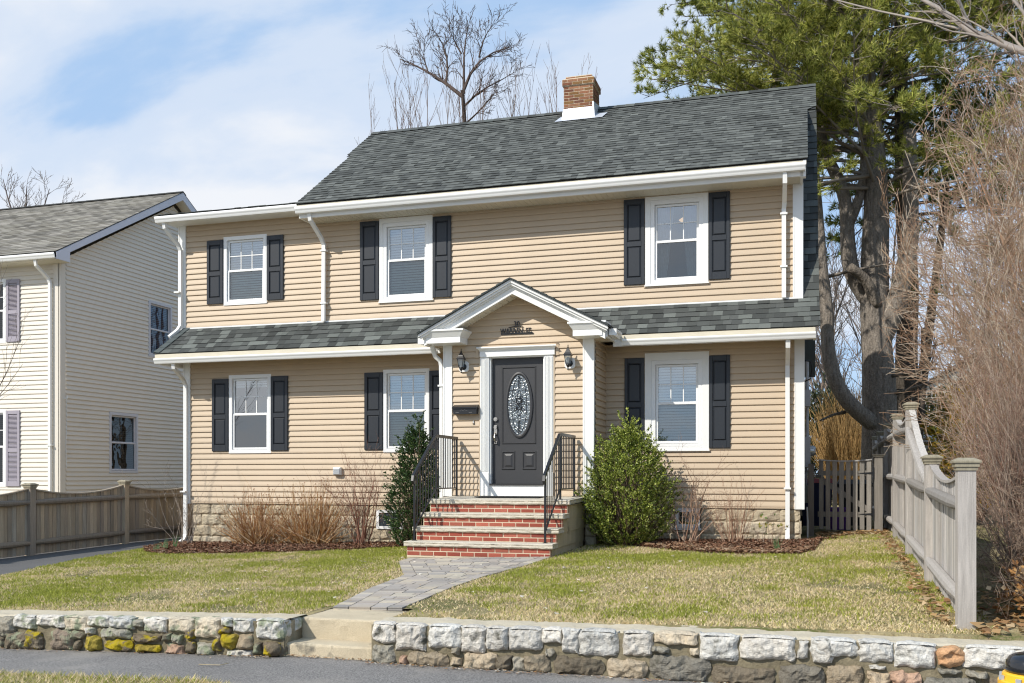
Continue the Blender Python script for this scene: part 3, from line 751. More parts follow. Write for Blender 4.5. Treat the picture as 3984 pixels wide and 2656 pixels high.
# foundation of rock faced block
def block_wall(mb, x0, x1, z0, z1, y, rr, bw=.41, bh=.205, cols=((.50, .42, .30), (.46, .39, .28), (.54, .46, .34)), amp=.016, sd=0):
    k = 0; z = z0
    while z < z1 - .02:
        x = x0 - (bw / 2 if k % 2 else 0); zt = min(z + bh, z1)
        while x < x1 - .01:
            a, b = max(x, x0), min(x + bw, x1); x += bw
            if b - a < .05: continue
            mb.stone(a + .004, b - .004, z + .004, zt - .004, y, .035, jit(rr.choice(cols), .08, rr), rd=.04, seed=rr.random() * 50 + sd, n=8, amp=amp, power=5, fr=9)
        z = zt; k += 1
rr = random.Random(5)
m = MB(); block_wall(m, -11.16, -5.6, -.42, .608, FY - .01, rr); block_wall(m, -3.2, -2.03, -.42, .608, FY - .01, rr); block_wall(m, -1.60, -.06, -.42, .608, FY - .01, rr); block_wall(m, -2.03, -1.6, -.42, .24, FY - .01, rr)
m.box(-11.13, -2.03, FY + .03, FY + .3, -.4, .6, (.42, .36, .26)); m.box(-1.6, -.08, FY + .03, 22, -.4, .6, (.42, .36, .26)); m.box(-2.03, -1.6, FY + .03, FY + .3, -.4, .24, (.42, .36, .26))
for i in range(3):
    m.box(-.08, -.045 - .01 * (i % 2), FY + .0, FY + .4, -.2 + i * .205 + .004, -.2 + (i + 1) * .205 - .004, (.40, .34, .25))
# entry foundation, seen to the right of the steps
for i in range(4):
    a = -.26 + i * .212
    m.stone(-3.34, -3.175 + .02 * (i % 2), a + .004, a + .208, PY + .02, .04, jit((.44, .39, .29), .08, rr), rd=.1, seed=i + 60, n=8, amp=.018, power=5)
    m.box(-3.33, -3.165, PY + .06, FY, a + .003, a + .209, (.42, .36, .26))
m.build('foundation', M_found, house, smooth=False)

# basement window
w = MB(); w.box(-2.02, -1.62, FY - .03, FY + .08, .54, .60); w.box(-2.02, -1.62, FY - .03, FY + .08, .28, .34); w.box(-2.02, -1.965, FY - .03, FY + .08, .34, .54); w.box(-1.675, -1.62, FY - .03, FY + .08, .34, .54); w.box(-2.04, -1.60, FY - .02, FY + .1, .245, .278)
bw = w.build('window', M_vinyl, house, label='small white basement window in the block foundation')
w = MB(); w.poly([(-1.98, FY + .06, .33), (-1.66, FY + .06, .33), (-1.66, FY + .06, .56), (-1.98, FY + .06, .56)]); w.build('pane', M_glass_dk, bw)
w = MB(); w.box(-1.98, -1.66, FY + .3, FY + .32, .3, .6); w.build('room', M_room, bw)
# second basement window behind the left holly
w = MB(); w.box(-7.32, -7.27, FY - .03, FY + .06, .18, .52); w.box(-6.85, -6.80, FY - .03, FY + .06, .18, .52); w.box(-7.27, -6.85, FY - .03, FY + .06, .47, .52); w.box(-7.27, -6.85, FY - .03, FY + .06, .18, .23)
bw = w.build('window', M_vinyl, house, label='white basement window behind the dark holly')
w = MB(); w.poly([(-7.27, FY - .01, .23), (-6.85, FY - .01, .23), (-6.85, FY - .01, .47), (-7.27, FY - .01, .47)]); w.build('pane', plain('basement glass', (.04, .05, .06), .1), bw)

# windows and shutters
window(house, MF, WINS['ul'], 4.965, shutters=[(-10.80, -10.455, 4.362, 5.553), (-9.525, -9.183, 4.375, 5.564)], glow=glass_mat('low glass bright', (.68, .76, .74), .14, wavy=.0015), label='upper window above the narrow wing, white blinds')
window(house, MF, WINS['ll'], 2.275, blind=.72, glow=M_glass_dk, shutters=[(-10.689, -10.342, 1.588, 2.945), (-9.44, -9.091, 1.592, 2.962)], label='lower window nearest the drive, blinds raised')
window(house, MF, WINS['um'], 4.955, trim=(-7.262, -6.245, 4.205, 5.705), shutters=[(-7.635, -7.27, 4.273, 5.678), (-6.24, -5.90, 4.25, 5.664)], label='upper middle window in a wide white surround')
window(house, MF, WINS['lm'], 2.28, shutters=[(-7.549, -7.195, 1.593, 2.973), (-6.305, -5.95, 1.593, 2.969)], label='lower window beside the white entry post')
wur = window(house, MF, WINS['ur'], 4.96, trim=(-2.506, -1.485, 4.236, 5.700), blind=None, curtain=True, gmat=glass_mat('curtain window glass', (.8, .85, .9), .30, wavy=.0015), glow=M_glass_low, shutters=[(-2.859, -2.515, 4.277, 5.684), (-1.478, -1.144, 4.291, 5.691)], label='upper window with lace curtains and a lit ceiling lamp')
window(house, MF, WINS['lr'], 2.312, trim=(-2.511, -1.475, 1.529, 3.138), glow=glass_mat('low glass right', (.74, .78, .78), .16, wavy=.0015), shutters=[(-2.847, -2.52, 1.60, 3.065), (-1.468, -1.142, 1.577, 3.065)], label='lower window behind the bright green holly')
m = MB(); m.lathe([(.02, .06), (.12, .055), (.155, .03), (.12, .005), (.03, -.01)], (-1.88, 16.62, 5.42), 24); m.build('ceiling_lamp', M_lampshade, wur, smooth=True)

# main eave: fascia, soffit, gutter
m = MB(); m.box(-8.60, -.06, 15.50, 15.54, 5.70, 5.93); m.box(-8.60, -8.57, 15.54, FY, 5.70, 5.90); m.box(-.06, -.02, 15.54, 16.3, 5.70, 5.92); m.build('fascia', M_white, house)
m = MB(); m.box(-8.57, -.06, 15.54, 16.02, 5.718, 5.735)
x = -8.5
while x < -.1: m.box(x, x + .012, 15.55, 15.99, 5.711, 5.7175); x += .1
m.build('soffit', M_soffit, house)
m = MB(); m.poly([(-8.62, 15.47, 5.925), (.03, 15.47, 5.925), (.03, 15.56, 5.99), (-8.62, 15.56, 5.99)]); m.box(-8.62, .03, 15.465, 15.499, 5.875, 5.925); m.build('drip_edge', M_cream, house)
m = MB(); m.hexa([(-.02, 15.46, 5.86), (.025, 15.46, 5.86), (.025, 16.2, 5.86), (-.02, 16.2, 5.86), (-.02, 15.46, 5.92), (.025, 15.46, 5.92), (.025, 16.2, 6.42), (-.02, 16.2, 6.42)]); m.box(-.02, .02, 15.5, 15.6, 5.69, 5.86); m.build('fascia', M_white, house)
gutter(house, -8.62, .012, 15.498, 5.875, h=.11, w=.13)
# wing eave
m = MB(); m.box(-11.52, -8.63, 15.60, 15.64, 5.86, 5.99); m.box(-11.52, -8.63, 15.64, 16.02, 5.88, 5.895); m.build('fascia', M_white, house)
gutter(house, -11.60, -8.63, 15.60, 5.955, h=.11, w=.13)
m = MB()
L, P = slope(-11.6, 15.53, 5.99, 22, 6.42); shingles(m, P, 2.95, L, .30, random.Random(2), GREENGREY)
m.box(-11.58, -8.66, 15.56, 22, 5.95, 5.985, (.05, .05, .05))
# main upper roof (shed dormer slope running up into the gambrel's upper slope)
RR = random.Random(21)
L, P = slope(0, 15.44, 5.945, 18.9, 8.37)
tb = (17.62 - 15.44) / math.cos(math.atan2(8.37 - 5.945, 18.9 - 15.44))
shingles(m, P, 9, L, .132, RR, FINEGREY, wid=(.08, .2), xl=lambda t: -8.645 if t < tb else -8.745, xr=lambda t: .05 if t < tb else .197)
m.poly([P(-8.64, .01, -.012), P(.045, .01, -.012), P(.045, L, -.012), P(-8.64, L, -.012)], (.05, .05, .05))
m.poly([P(-8.74, tb + .02, -.013), P(.19, tb + .02, -.013), P(.19, L, -.013), P(-8.74, L, -.013)], (.05, .05, .05))
# ridge cap
x = -8.745
while x < .19:
    w = .2; h = .018; x1 = min(x + w, .2)
    for s in (-1, 1): m.poly([(x, 18.9, 8.37 + .022 + .006), (x1, 18.9, 8.37 + .022), (x1, 18.9 + s * .15, 8.27 + .02), (x, 18.9 + s * .15, 8.27 + .026)], jit(RR.choice(GREENGREY[:4]), .1, RR))
    x += w * .9
# rear slopes
m.poly([(-8.745, 18.9, 8.37), (.197, 18.9, 8.37), (.197, 20.2, 7.43), (-8.745, 20.2, 7.43)], (.12, .14, .14)); m.poly([(-8.745, 20.2, 7.43), (.2, 20.2, 7.43), (.23, 22.5, 3.3), (-8.745, 22.5, 3.3)], (.12, .14, .14))
# gambrel lower slope: the steep strip right of the dormer, and the skirt roof across the front
L2, P2 = slope(0, 15.98, 3.93, 17.62, 7.44)
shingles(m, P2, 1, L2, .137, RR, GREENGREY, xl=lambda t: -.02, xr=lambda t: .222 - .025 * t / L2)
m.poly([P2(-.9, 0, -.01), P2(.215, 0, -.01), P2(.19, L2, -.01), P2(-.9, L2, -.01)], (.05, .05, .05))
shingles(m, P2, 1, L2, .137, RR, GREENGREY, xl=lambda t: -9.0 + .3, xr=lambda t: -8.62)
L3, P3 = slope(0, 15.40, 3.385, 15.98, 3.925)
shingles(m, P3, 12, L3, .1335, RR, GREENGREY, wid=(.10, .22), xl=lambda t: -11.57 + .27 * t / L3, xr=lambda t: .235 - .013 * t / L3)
m.poly([P3(-11.56, .01, -.012), P3(.228, .01, -.012), P3(.22, L3, -.012), P3(-11.3, L3, -.012)], (.05, .05, .05))
# hip return on the left end
k = 0; LH = math.hypot(.27, .54)
PH = lambda s, t, h: (-11.57 + .27 * t / LH - .02 * 0 - h * .85, 15.40 + s + .58 * 0, 3.385 + .54 * t / LH + h * .3)
shingles(m, PH, 2, LH, .1335, RR, GREENGREY, xl=lambda t: .58 * t / LH, xr=lambda t: 1.9)
# hip cap
for k in range(5):
    a = k / 5; b = (k + 1.12) / 5
    p = lambda t: Vector((-11.57 + .27 * t, 15.40 + .58 * t, 3.392 + .54 * t))
    A, B = p(a), p(min(b, 1)); m.poly([tuple(A + Vector((.0, -.0, .03))), tuple(A + Vector((.13, -.01, .012))), tuple(B + Vector((.13, -.01, .006))), tuple(B + Vector((0, 0, .018)))], (.09, .105, .105)); m.poly([tuple(A + Vector((0, 0, .03))), tuple(B + Vector((0, 0, .018))), tuple(B + Vector((-.03, .13, -.0))), tuple(A + Vector((-.03, .13, .01)))], (.08, .09, .09))
roof = m.build('roof', M_shingle, house)
m = MB(); m.box(.178, .192, 17.6, 17.75, 7.36, 7.44); m.build('rake_end', M_dark, roof)
# rake boards at the right gable (thin, seen edge on)
m = MB(); m.hexa([(.13, 15.45, 3.22), (.17, 15.45, 3.22), (.17, 15.75, 3.22), (.13, 15.75, 3.22), (.13, 15.45, 3.36), (.17, 15.45, 3.36), (.17, 16.0, 3.9), (.13, 16.0, 3.9)]); m.build('rake_board', M_white, house)
# chimney
CHX0, CHX1, CHY0, CHY1 = -4.47, -3.895, 18.40, 18.98
m = MB(); rr = random.Random(8)
bl, bh, jt = .195, .055, .010
def brick_face(mb, M, u0, u1, z0, z1, cols, out=.004, bl=.2, bh=.057, jt=.010, rr=rr, off0=0):
    k = off0; z = z0
    while z < z1 - bh * .5:
        x = u0 - (bl / 2 if k % 2 else 0)
        while x < u1 - .005:
            a, b = max(x, u0) + jt / 2, min(x + bl, u1) - jt / 2
            if b - a > .015:
                o = out + rr.uniform(-.002, .002)
                p = [(a, z + jt / 2), (b, z + jt / 2), (b, z + bh - jt / 2), (a, z + bh - jt / 2)]
                mb.hexa([M(*(q[0], .0, q[1])) for q in p] + [M(*(q[0], -o, q[1])) for q in p], jit(rr.choice(cols), .14, rr))
            x += bl
        z += bh; k += 1
CB = [(.20, .085, .05), (.25, .11, .06), (.16, .07, .045), (.30, .15, .085), (.22, .12, .05)]
m2 = MB(); m2.box(CHX0, CHX1, CHY0, CHY1, 7.6, 8.82)
m2.box(CHX0 - .028, CHX1 + .028, CHY0 - .028, CHY1 + .028, 8.68, 8.80); m2.box(CHX0 + .03, CHX1 - .03, CHY0 + .03, CHY1 - .03, 8.80, 8.87)
chim = m2.build('chimney', M_mortar, roof)
brick_face(m, lambda u, d, z: (u, CHY0 + d, z), CHX0, CHX1, 8.10, 8.68, CB); brick_face(m, lambda u, d, z: (CHX1 - d, u, z), CHY0, CHY1, 8.10, 8.68, CB)
brick_face(m, lambda u, d, z: (u, CHY0 - .028 + d, z), CHX0 - .028, CHX1 + .028, 8.682, 8.795, CB); brick_face(m, lambda u, d, z: (CHX1 + .028 - d, u, z), CHY0 - .028, CHY1 + .028, 8.682, 8.795, CB)
brick_face(m, lambda u, d, z: (u, CHY0 + .03 + d, z), CHX0 + .03, CHX1 - .03, 8.802, 8.87, CB); brick_face(m, lambda u, d, z: (CHX0 + d, u, z), CHY0, CHY1, 8.1, 8.8, CB)
m.build('chimney_bricks', M_chbrick, chim)
m = MB(); cf = (.6, .6, .62)
m.hexa([(CHX0 - .05, CHY0 - .04, 7.93), (CHX1 + .03, CHY0 - .04, 7.93), (CHX1 + .03, CHY0 + .02, 7.93), (CHX0 - .05, CHY0 + .02, 7.93), (CHX0 - .012, CHY0 - .012, 8.235), (CHX1 + .012, CHY0 - .012, 8.235), (CHX1 + .012, CHY0 + .02, 8.235), (CHX0 - .012, CHY0 + .02, 8.235)], cf)
m.hexa([(CHX1 - .01, CHY0 - .03, 7.95), (CHX1 + .05, CHY0 - .03, 7.95), (CHX1 + .06, CHY1, 8.30), (CHX1 - .01, CHY1, 8.30), (CHX1 - .01, CHY0 - .014, 8.33), (CHX1 + .014, CHY0 - .014, 8.33), (CHX1 + .014, CHY1, 8.44), (CHX1 - .01, CHY1, 8.44)], cf)
L, P = slope(0, 15.44, 5.945, 18.9, 8.37)
m.poly([P(CHX0 - .16, 3.50, .024), P(CHX1 + .20, 3.50, .024), P(CHX1 + .26, 3.78, .024), P(CHX0 - .10, 3.78, .024)], cf)
m.build('chimney_flashing', M_lead_fl, chim)

# skirt eave
for (a, b) in ((-11.46, -5.90), (-2.94, .15)):
    m = MB(); m.box(a, b, 15.445, 15.48, 3.20, 3.36); m.build('fascia', M_white, house)
    m = MB(); m.box(a, b, 15.48, 16.02, 3.285, 3.30)
    x = a + .05
    while x < b: m.box(x, x + .012, 15.49, 15.98, 3.278, 3.2845); x += .1
    m.build('soffit', M_soffit, house)
for bx_ in ((-11.50, -5.93, 15.405, 15.444, 3.295, 3.375), (-2.82, .16, 15.405, 15.444, 3.295, 3.375), (-11.54, -11.50, 15.41, 17, 3.30, 3.375)): m = MB(); m.box(*bx_); m.build('drip_edge', M_cream, house)
m = MB(); m.box(-11.50, -11.46, 15.48, 17, 3.2, 3.295); m.build('fascia', M_white, house)
gutter(house, -11.515, -5.95, 15.443, 3.292, h=.095, w=.115)
gutter(house, -2.775, .165, 15.443, 3.297, h=.095, w=.115)
# downspouts
downspout(house, [(-11.45, 15.56, 5.86), (-11.45, 15.58, 5.76), (-11.36, 15.86, 5.50), (-11.35, 15.92, 5.40), (-11.35, 15.92, 3.98), (-11.37, 15.86, 3.88), (-11.47, 15.74, 3.74)], straps=(4.6,))
downspout(house, [(-8.38, 15.47, 5.78), (-8.38, 15.5, 5.66), (-8.34, 15.82, 5.42), (-8.33, 15.92, 5.30), (-8.34, 15.92, 3.93)], straps=(5.2, 4.25))
downspout(house, [(-.285, 15.46, 5.77), (-.285, 15.48, 5.62), (-.30, 15.86, 5.42), (-.31, 15.92, 5.32), (-.31, 15.92, 3.93)], straps=(5.25, 4.42))
downspout(house, [(-11.15, 15.42, 3.22), (-11.15, 15.44, 3.12), (-11.22, 15.82, 2.94), (-11.24, 15.92, 2.84), (-11.24, 15.92, .02), (-11.25, 15.88, -.08), (-11.30, 15.74, -.17)], straps=(.83,))
downspout(house, [(-.24, 15.42, 3.22), (-.24, 15.44, 3.10), (-.25, 15.82, 2.96), (-.255, 15.92, 2.86), (-.255, 15.92, .30), (-.255, 15.90, .20), (-.255, 15.86, .12)], straps=(.93,))
# dryer vent
m = MB(); m.bevbox(-8.15, -8.0, 15.90, 15.99, 1.14, 1.28, .02); v = m.build('dryer_vent', M_vinyl, house); m = MB(); 
for i in range(3): m.box(-8.135, -8.015, 15.892, 15.898, 1.16 + i * .035, 1.185 + i * .035)
m.build('vent_flap', M_meter, v)
# ---- gabled entry
AX = -4.42; AZ = 4.215; SL = .515
ent = MB()
def rake(mb, y0, y1, top, drop, half, col=None):
    for s in (-1, 1):
        a = (AX, top); b = (AX + s * half, top - half * SL)
        mb.hexa([(a[0], y0, a[1] - drop), (b[0], y0, b[1] - drop), (b[0], y1, b[1] - drop), (a[0], y1, a[1] - drop), (a[0], y0, a[1]), (b[0], y0, b[1]), (b[0], y1, b[1]), (a[0], y1, a[1])], col)
rake(ent, 14.735, 14.78, AZ - .085, .13, 1.49)       # flat rake board
rake(ent, 14.705, 14.734, AZ - .055, .055, 1.50)     # bed mould
rake(ent, 14.665, 14.704, AZ - .03, .055, 1.53)      # crown
rake(ent, 14.635, 14.664, AZ - .005, .045, 1.55)
entf = ent.build('pediment_rake', M_white, house)
m = MB()
for s in (-1, 1):
    a = (AX, AZ - .20); b = (AX + s * 1.30, AZ - .20 - 1.30 * SL)
    m.hexa([(a[0], 14.781, a[1] - .0), (b[0], 14.781, b[1]), (b[0], 15.09, b[1]), (a[0], 15.09, a[1]), (a[0], 14.781, a[1] + .015), (b[0], 14.781, b[1] + .015), (b[0], 15.09, b[1] + .015), (a[0], 15.09, a[1] + .015)])
    for i in range(14):
        x = AX + s * (.06 + i * .09); z = AZ - .20 - abs(x - AX) * SL; m.box(x - .005, x + .005, 14.79, 15.08, z - .012, z + .004)
m.build('pediment_soffit', M_soffit, house)
m = MB()
for s in (-1, 1):   # roof planes of the entry running back to the wall
    o = 1.565
    m.hexa([(AX, 14.60, AZ), (AX + s * o, 14.60, AZ - o * SL), (AX + s * o, 15.98, AZ - o * SL), (AX, 15.98, AZ), (AX, 14.60, AZ + .02), (AX + s * o, 14.60, AZ - o * SL + .02), (AX + s * o, 15.98, AZ - o * SL + .02), (AX, 15.98, AZ + .02)], (.06, .07, .07))
    Ls = math.hypot(o, o * SL)
    PP_ = lambda u, t, h, s=s: (AX + s * (o - t / Ls * o), 14.60 + u, AZ - o * SL + .02 + t / Ls * o * SL + h)
    shingles(m, PP_, 1.38, Ls, .137, RR, GREENGREY)
m.build('entry_roof', M_shingle, house)
# cornice returns
for (a, b, zb, out) in ((-5.87, -5.285, 3.268, 1), (-3.435, -2.975, 3.29, 1)):
    m = MB(); zc = zb + .095; zt = zb + .185; f = .062
    m.box(a, b, 14.72, 15.08, zb, zc)
    m.hexa([(a, 14.715, zc), (b, 14.715, zc), (b, 15.085, zc), (a, 15.085, zc), (a - f, 14.66, zt), (b + f, 14.66, zt), (b + f, 15.085, zt), (a - f, 15.085, zt)])
    m.box(a - f - .01, b + f + .01, 14.65, 15.086, zt, zt + .03)
    m.build('cornice_return', M_white, house)
# side eaves of the entry
for (a, b, gx0, gx1) in ((-3.17, -2.93, -2.90, -2.775), (-5.92, -5.71, -6.06, -5.94)):
    m = MB(); m.box(a, b, 15.09, 15.5, 3.285, 3.30); m.box(a, b, 15.09, 15.46, 3.30, 3.36); m.build('soffit', M_soffit, house)
    m = MB(); mid = b if a > -4 else a; m.box(mid - .02, mid + .02, 14.79, 15.46, 3.27, 3.42); m.build('fascia', M_white, house)
    zt = 3.40 if a > -4 else 3.38
    m = MB(lambda u, d, z, gx0=gx0, gx1=gx1, a=a: ((gx1 + gx0) / 2 + (1 if a > -4 else -1) * (d), u, z))
    prof = [(-.055, zt), (-.055, zt - .1), (.02, zt - .1), (.035, zt - .06), (.06, zt - .035), (.062, zt), (.05, zt), (.045, zt - .03), (.015, zt - .085), (-.05, zt - .085), (-.05, zt)]
    k = len(prof); n = 0
    for y in (14.86, 15.36): m.v.extend(m.P((y, p[0], p[1])) for p in prof)
    for i in range(k): m.f.append((i, (i + 1) % k, k + (i + 1) % k, k + i)); m.c.append(m.col)
    m.f.append(tuple(range(k))); m.c.append(m.col)
    m.box(14.845, 14.86, -.057, .064, zt - .1, zt)
    m.build('gutter', M_white, house)
downspout(house, [(-5.86, 14.98, 3.30), (-5.86, 14.98, 3.22), (-5.84, 15.06, 3.10), (-5.77, 15.10, 3.03), (-5.76, 15.12, 2.95), (-5.76, 15.14, 2.60), (-5.76, 15.14, 1.2), (-5.76, 15.14, .15)], r=.042, straps=(2.62,))
# ---- door
m = MB(MPp); m.poly([(-4.887, .075, 1.0), (-4.009, .075, 1.0), (-4.009, .075, 3.04), (-4.887, .075, 3.04)])
# slab with ring mouldings
def ring(mb, x0, x1, z0, z1, d, w, h, col=None):
    o_ = [(x0, z0), (x1, z0), (x1, z1), (x0, z1)]
    prev = None
    for (q, dd_) in ((0, 0), (w * .35, -h), (w * .65, -h), (w, 0.0)):
        r_ = [(o_[0][0] + q, o_[0][1] + q), (o_[1][0] - q, o_[1][1] + q), (o_[2][0] - q, o_[2][1] - q), (o_[3][0] + q, o_[3][1] - q)]
        cur = [(p[0], d + dd_, p[1]) for p in r_]
        if prev:
            for i in range(4): mb.poly([prev[i], prev[(i + 1) % 4], cur[(i + 1) % 4], cur[i]], col)
        prev = cur
def raised(mb, x0, x1, z0, z1, d, w=.03, h=.012):
    a = [(x0, d, z0), (x1, d, z0), (x1, d, z1), (x0, d, z1)]; b = [(x0 + w, d - h, z0 + w), (x1 - w, d - h, z0 + w), (x1 - w, d - h, z1 - w), (x0 + w, d - h, z1 - w)]
    for i in range(4): mb.poly([a[i], a[(i + 1) % 4], b[(i + 1) % 4], b[i]])
    mb.poly(b)
door = m.build('door', M_door, house, label='charcoal front door with an oval leaded glass')
for (a, b, c, d_) in ((-4.727, -4.144, 1.644, 2.902), (-4.727, -4.498, 1.226, 1.53), (-4.376, -4.142, 1.226, 1.527)):
    m = MB(MPp); ring(m, a, b, c, d_, .0745, .028, .014)
    if c < 1.6: raised(m, a + .045, b - .045, c + .045, d_ - .045, .0745, .03, .012)
    m.build('door_panel', M_door, door)
m = MB(MPp); OC = (-4.429, 2.277); n = 56                                     # oval frame
def oval(rx, rz, d, k): return (OC[0] + rx * math.cos(k * 2 * math.pi / n), d, OC[1] + rz * math.sin(k * 2 * math.pi / n))
rings = [(.235, .540, .074), (.228, .533, .052), (.205, .508, .046), (.188, .490, .056), (.182, .484, .066)]
for (a, b) in zip(rings, rings[1:]):
    for k in range(n): m.poly([oval(*a, k), oval(*a, k + 1), oval(*b, k + 1), oval(*b, k)])
ov = m.build('oval_frame', M_door, door, smooth=True)
m = MB(MPp); m.poly([oval(.184, .486, .066, k) for k in range(n)]); m.build('glass', M_dglass, door)
m = MB(MPp); m.poly([oval(.186, .488, .0735, k) for k in range(n)], (.5, .5, .5)); m.build('glass_backing', plain('frosted backing', (.40, .45, .45), .5, var=.30, vscale=12), door)
# leading: inner ellipse, uprights, cross bars, flower
m = MB(MPp); lr = .0036
def came(pts, r=lr): m.tube([(p[0], .060, p[1]) for p in pts], r, 5, cap=False)
came([(OC[0] + .125 * math.cos(k * 2 * math.pi / n), OC[1] + .455 * math.sin(k * 2 * math.pi / n)) for k in range(n + 1)])
for s in (-.016, 0, .016): came([(OC[0] + s, OC[1] - .47), (OC[0] + s, OC[1] - .27)]); came([(OC[0] + s, OC[1] + .27), (OC[0] + s, OC[1] + .47)])
for z in (-.24, .24):
    came([(OC[0] - .16, OC[1] + z), (OC[0] - .05, OC[1] + z)]); came([(OC[0] + .05, OC[1] + z), (OC[0] + .16, OC[1] + z)])
came([(OC[0] - .183, OC[1]), (OC[0] - .09, OC[1])]); came([(OC[0] + .09, OC[1]), (OC[0] + .183, OC[1])])
def leaf(cx, cz, L_, wd, an):
    pts = []
    for k in range(13):
        t = k / 12 * 2 * math.pi; u = math.cos(t) * L_; v = math.sin(t) * wd * (1 - .5 * abs(math.cos(t)))
        pts.append((cx + u * math.cos(an) - v * math.sin(an), cz + u * math.sin(an) + v * math.cos(an)))
    came(pts, .0042)
for (dx, dz, L_, wd, an) in ((0, .17, .075, .032, 1.57), (0, .07, .05, .05, .8), (0, .07, .05, .05, 2.35), (0, -.03, .055, .055, .8), (0, -.03, .055, .055, 2.35), (.065, .03, .042, .022, .6), (-.065, .03, .042, .022, 2.5), (.06, -.07, .042, .022, -.7), (-.06, -.07, .042, .022, -2.4), (0, -.13, .05, .04, 1.57), (0, -.215, .06, .026, 1.57), (0, 0, .12, .014, 1.0), (0, 0, .12, .014, 2.1), (.035, .12, .04, .016, .9), (-.035, .12, .04, .016, 2.2)):
    leaf(OC[0] + dx, OC[1] + dz, L_, wd, an)
m.build('leading', M_lead, door)
m = MB(MPp); 
for z in (2.05,): m.M = None; m.tube([(-4.826, PY + .075, z), (-4.826, PY + .045, z)], [.036, .033], 20); m.tube([(-4.826, PY + .045, z), (-4.826, PY + .03, z)], [.018, .016], 16)
m.build('deadbolt', M_satin, door, smooth=False)
m = MB(); m.box(-4.852, -4.80, PY + .05, PY + .074, 1.80, 1.955); m.tube([(-4.826, PY + .05, 1.915), (-4.826, PY + .03, 1.915)], [.03, .026], 20)
m.tube([(-4.826, PY + .05, 1.83), (-4.826, PY + .005, 1.80), (-4.826, PY - .01, 1.75), (-4.826, PY + .0, 1.70), (-4.826, PY + .045, 1.672), (-4.826, PY + .07, 1.668)], [.010, .012, .013, .012, .011, .018], 10); m.box(-4.848, -4.804, PY + .055, PY + .074, 1.65, 1.69)
m.build('door_handle', M_satin, door)
# surround
m = MB(MPp)
m.box(-4.914, -4.888, .0, .09, .99, 3.063); m.box(-4.008, -3.985, .0, .09, .99, 3.06); m.box(-4.888, -4.008, .0, .09, 3.041, 3.062)
m.box(-4.935, -3.965, .092, .12, .8, 3.06)
m.build('door_frame', M_white, house)
m = MB(MPp); m.box(-4.914, -3.985, -.01, .06, .80, .975); m.build('kick_board', M_white, house)
m = MB(MPp); m.box(-4.90, -3.99, -.035, .08, .976, .999); m.build('threshold', M_dark, house)
for a, b in ((-5.062, -4.915), (-3.984, -3.834)):
    m = MB(MPp); m.box(a, b, -.03, .0, 1.18, 3.058); nfl = 6; w = (b - a - .03) / (nfl * 2 - 1)
    for i in range(nfl): x = a + .015 + i * 2 * w; m.bevbox(x, x + w, -.042, -.0302, 1.20, 3.03, .004)
    m.bevbox(a - .006, b + .006, -.045, .0, .80, 1.178, .006)
    m.build('pilaster', M_white, house)
m = MB(MPp); m.box(-5.062, -3.808, -.055, .0, 3.06, 3.148); 
prof = [(0, 3.149), (-.058, 3.149), (-.066, 3.165), (-.085, 3.178), (-.10, 3.19), (-.115, 3.193), (-.115, 3.213), (0, 3.222)]
def sw(prof, x0, x1, ex):
    k = len(prof); n = len(m.v)
    m.v.extend(m.P((x0 - ex * (-p[0] - .05), p[0], p[1])) for p in prof); m.v.extend(m.P((x1 + ex * (-p[0] - .05), p[0], p[1])) for p in prof)
    for i in range(k): j = (i + 1) % k; m.f.append((n + i, n + j, n + k + j, n + k + i)); m.c.append(m.col)
    m.f.append(tuple(n + i for i in range(k))); m.c.append(m.col); m.f.append(tuple(n + k + i for i in range(k))); m.c.append(m.col)
sw(prof, -5.062, -3.808, .6)
m.build('door_head', M_white, house)
# siding coloured channel round the head
m = MB(MPp); m.box(-5.14, -5.09, -.03, 0, 3.05, 3.235); m.box(-3.79, -3.745, -.03, 0, 3.05, 3.235); m.box(-5.14, -3.745, -.03, 0, 3.222, 3.24); m.box(-5.085, -5.064, -.026, 0, .8, 3.05); m.box(-3.832, -3.812, -.026, 0, .8, 3.05); m.build('channel', M_siding, house)

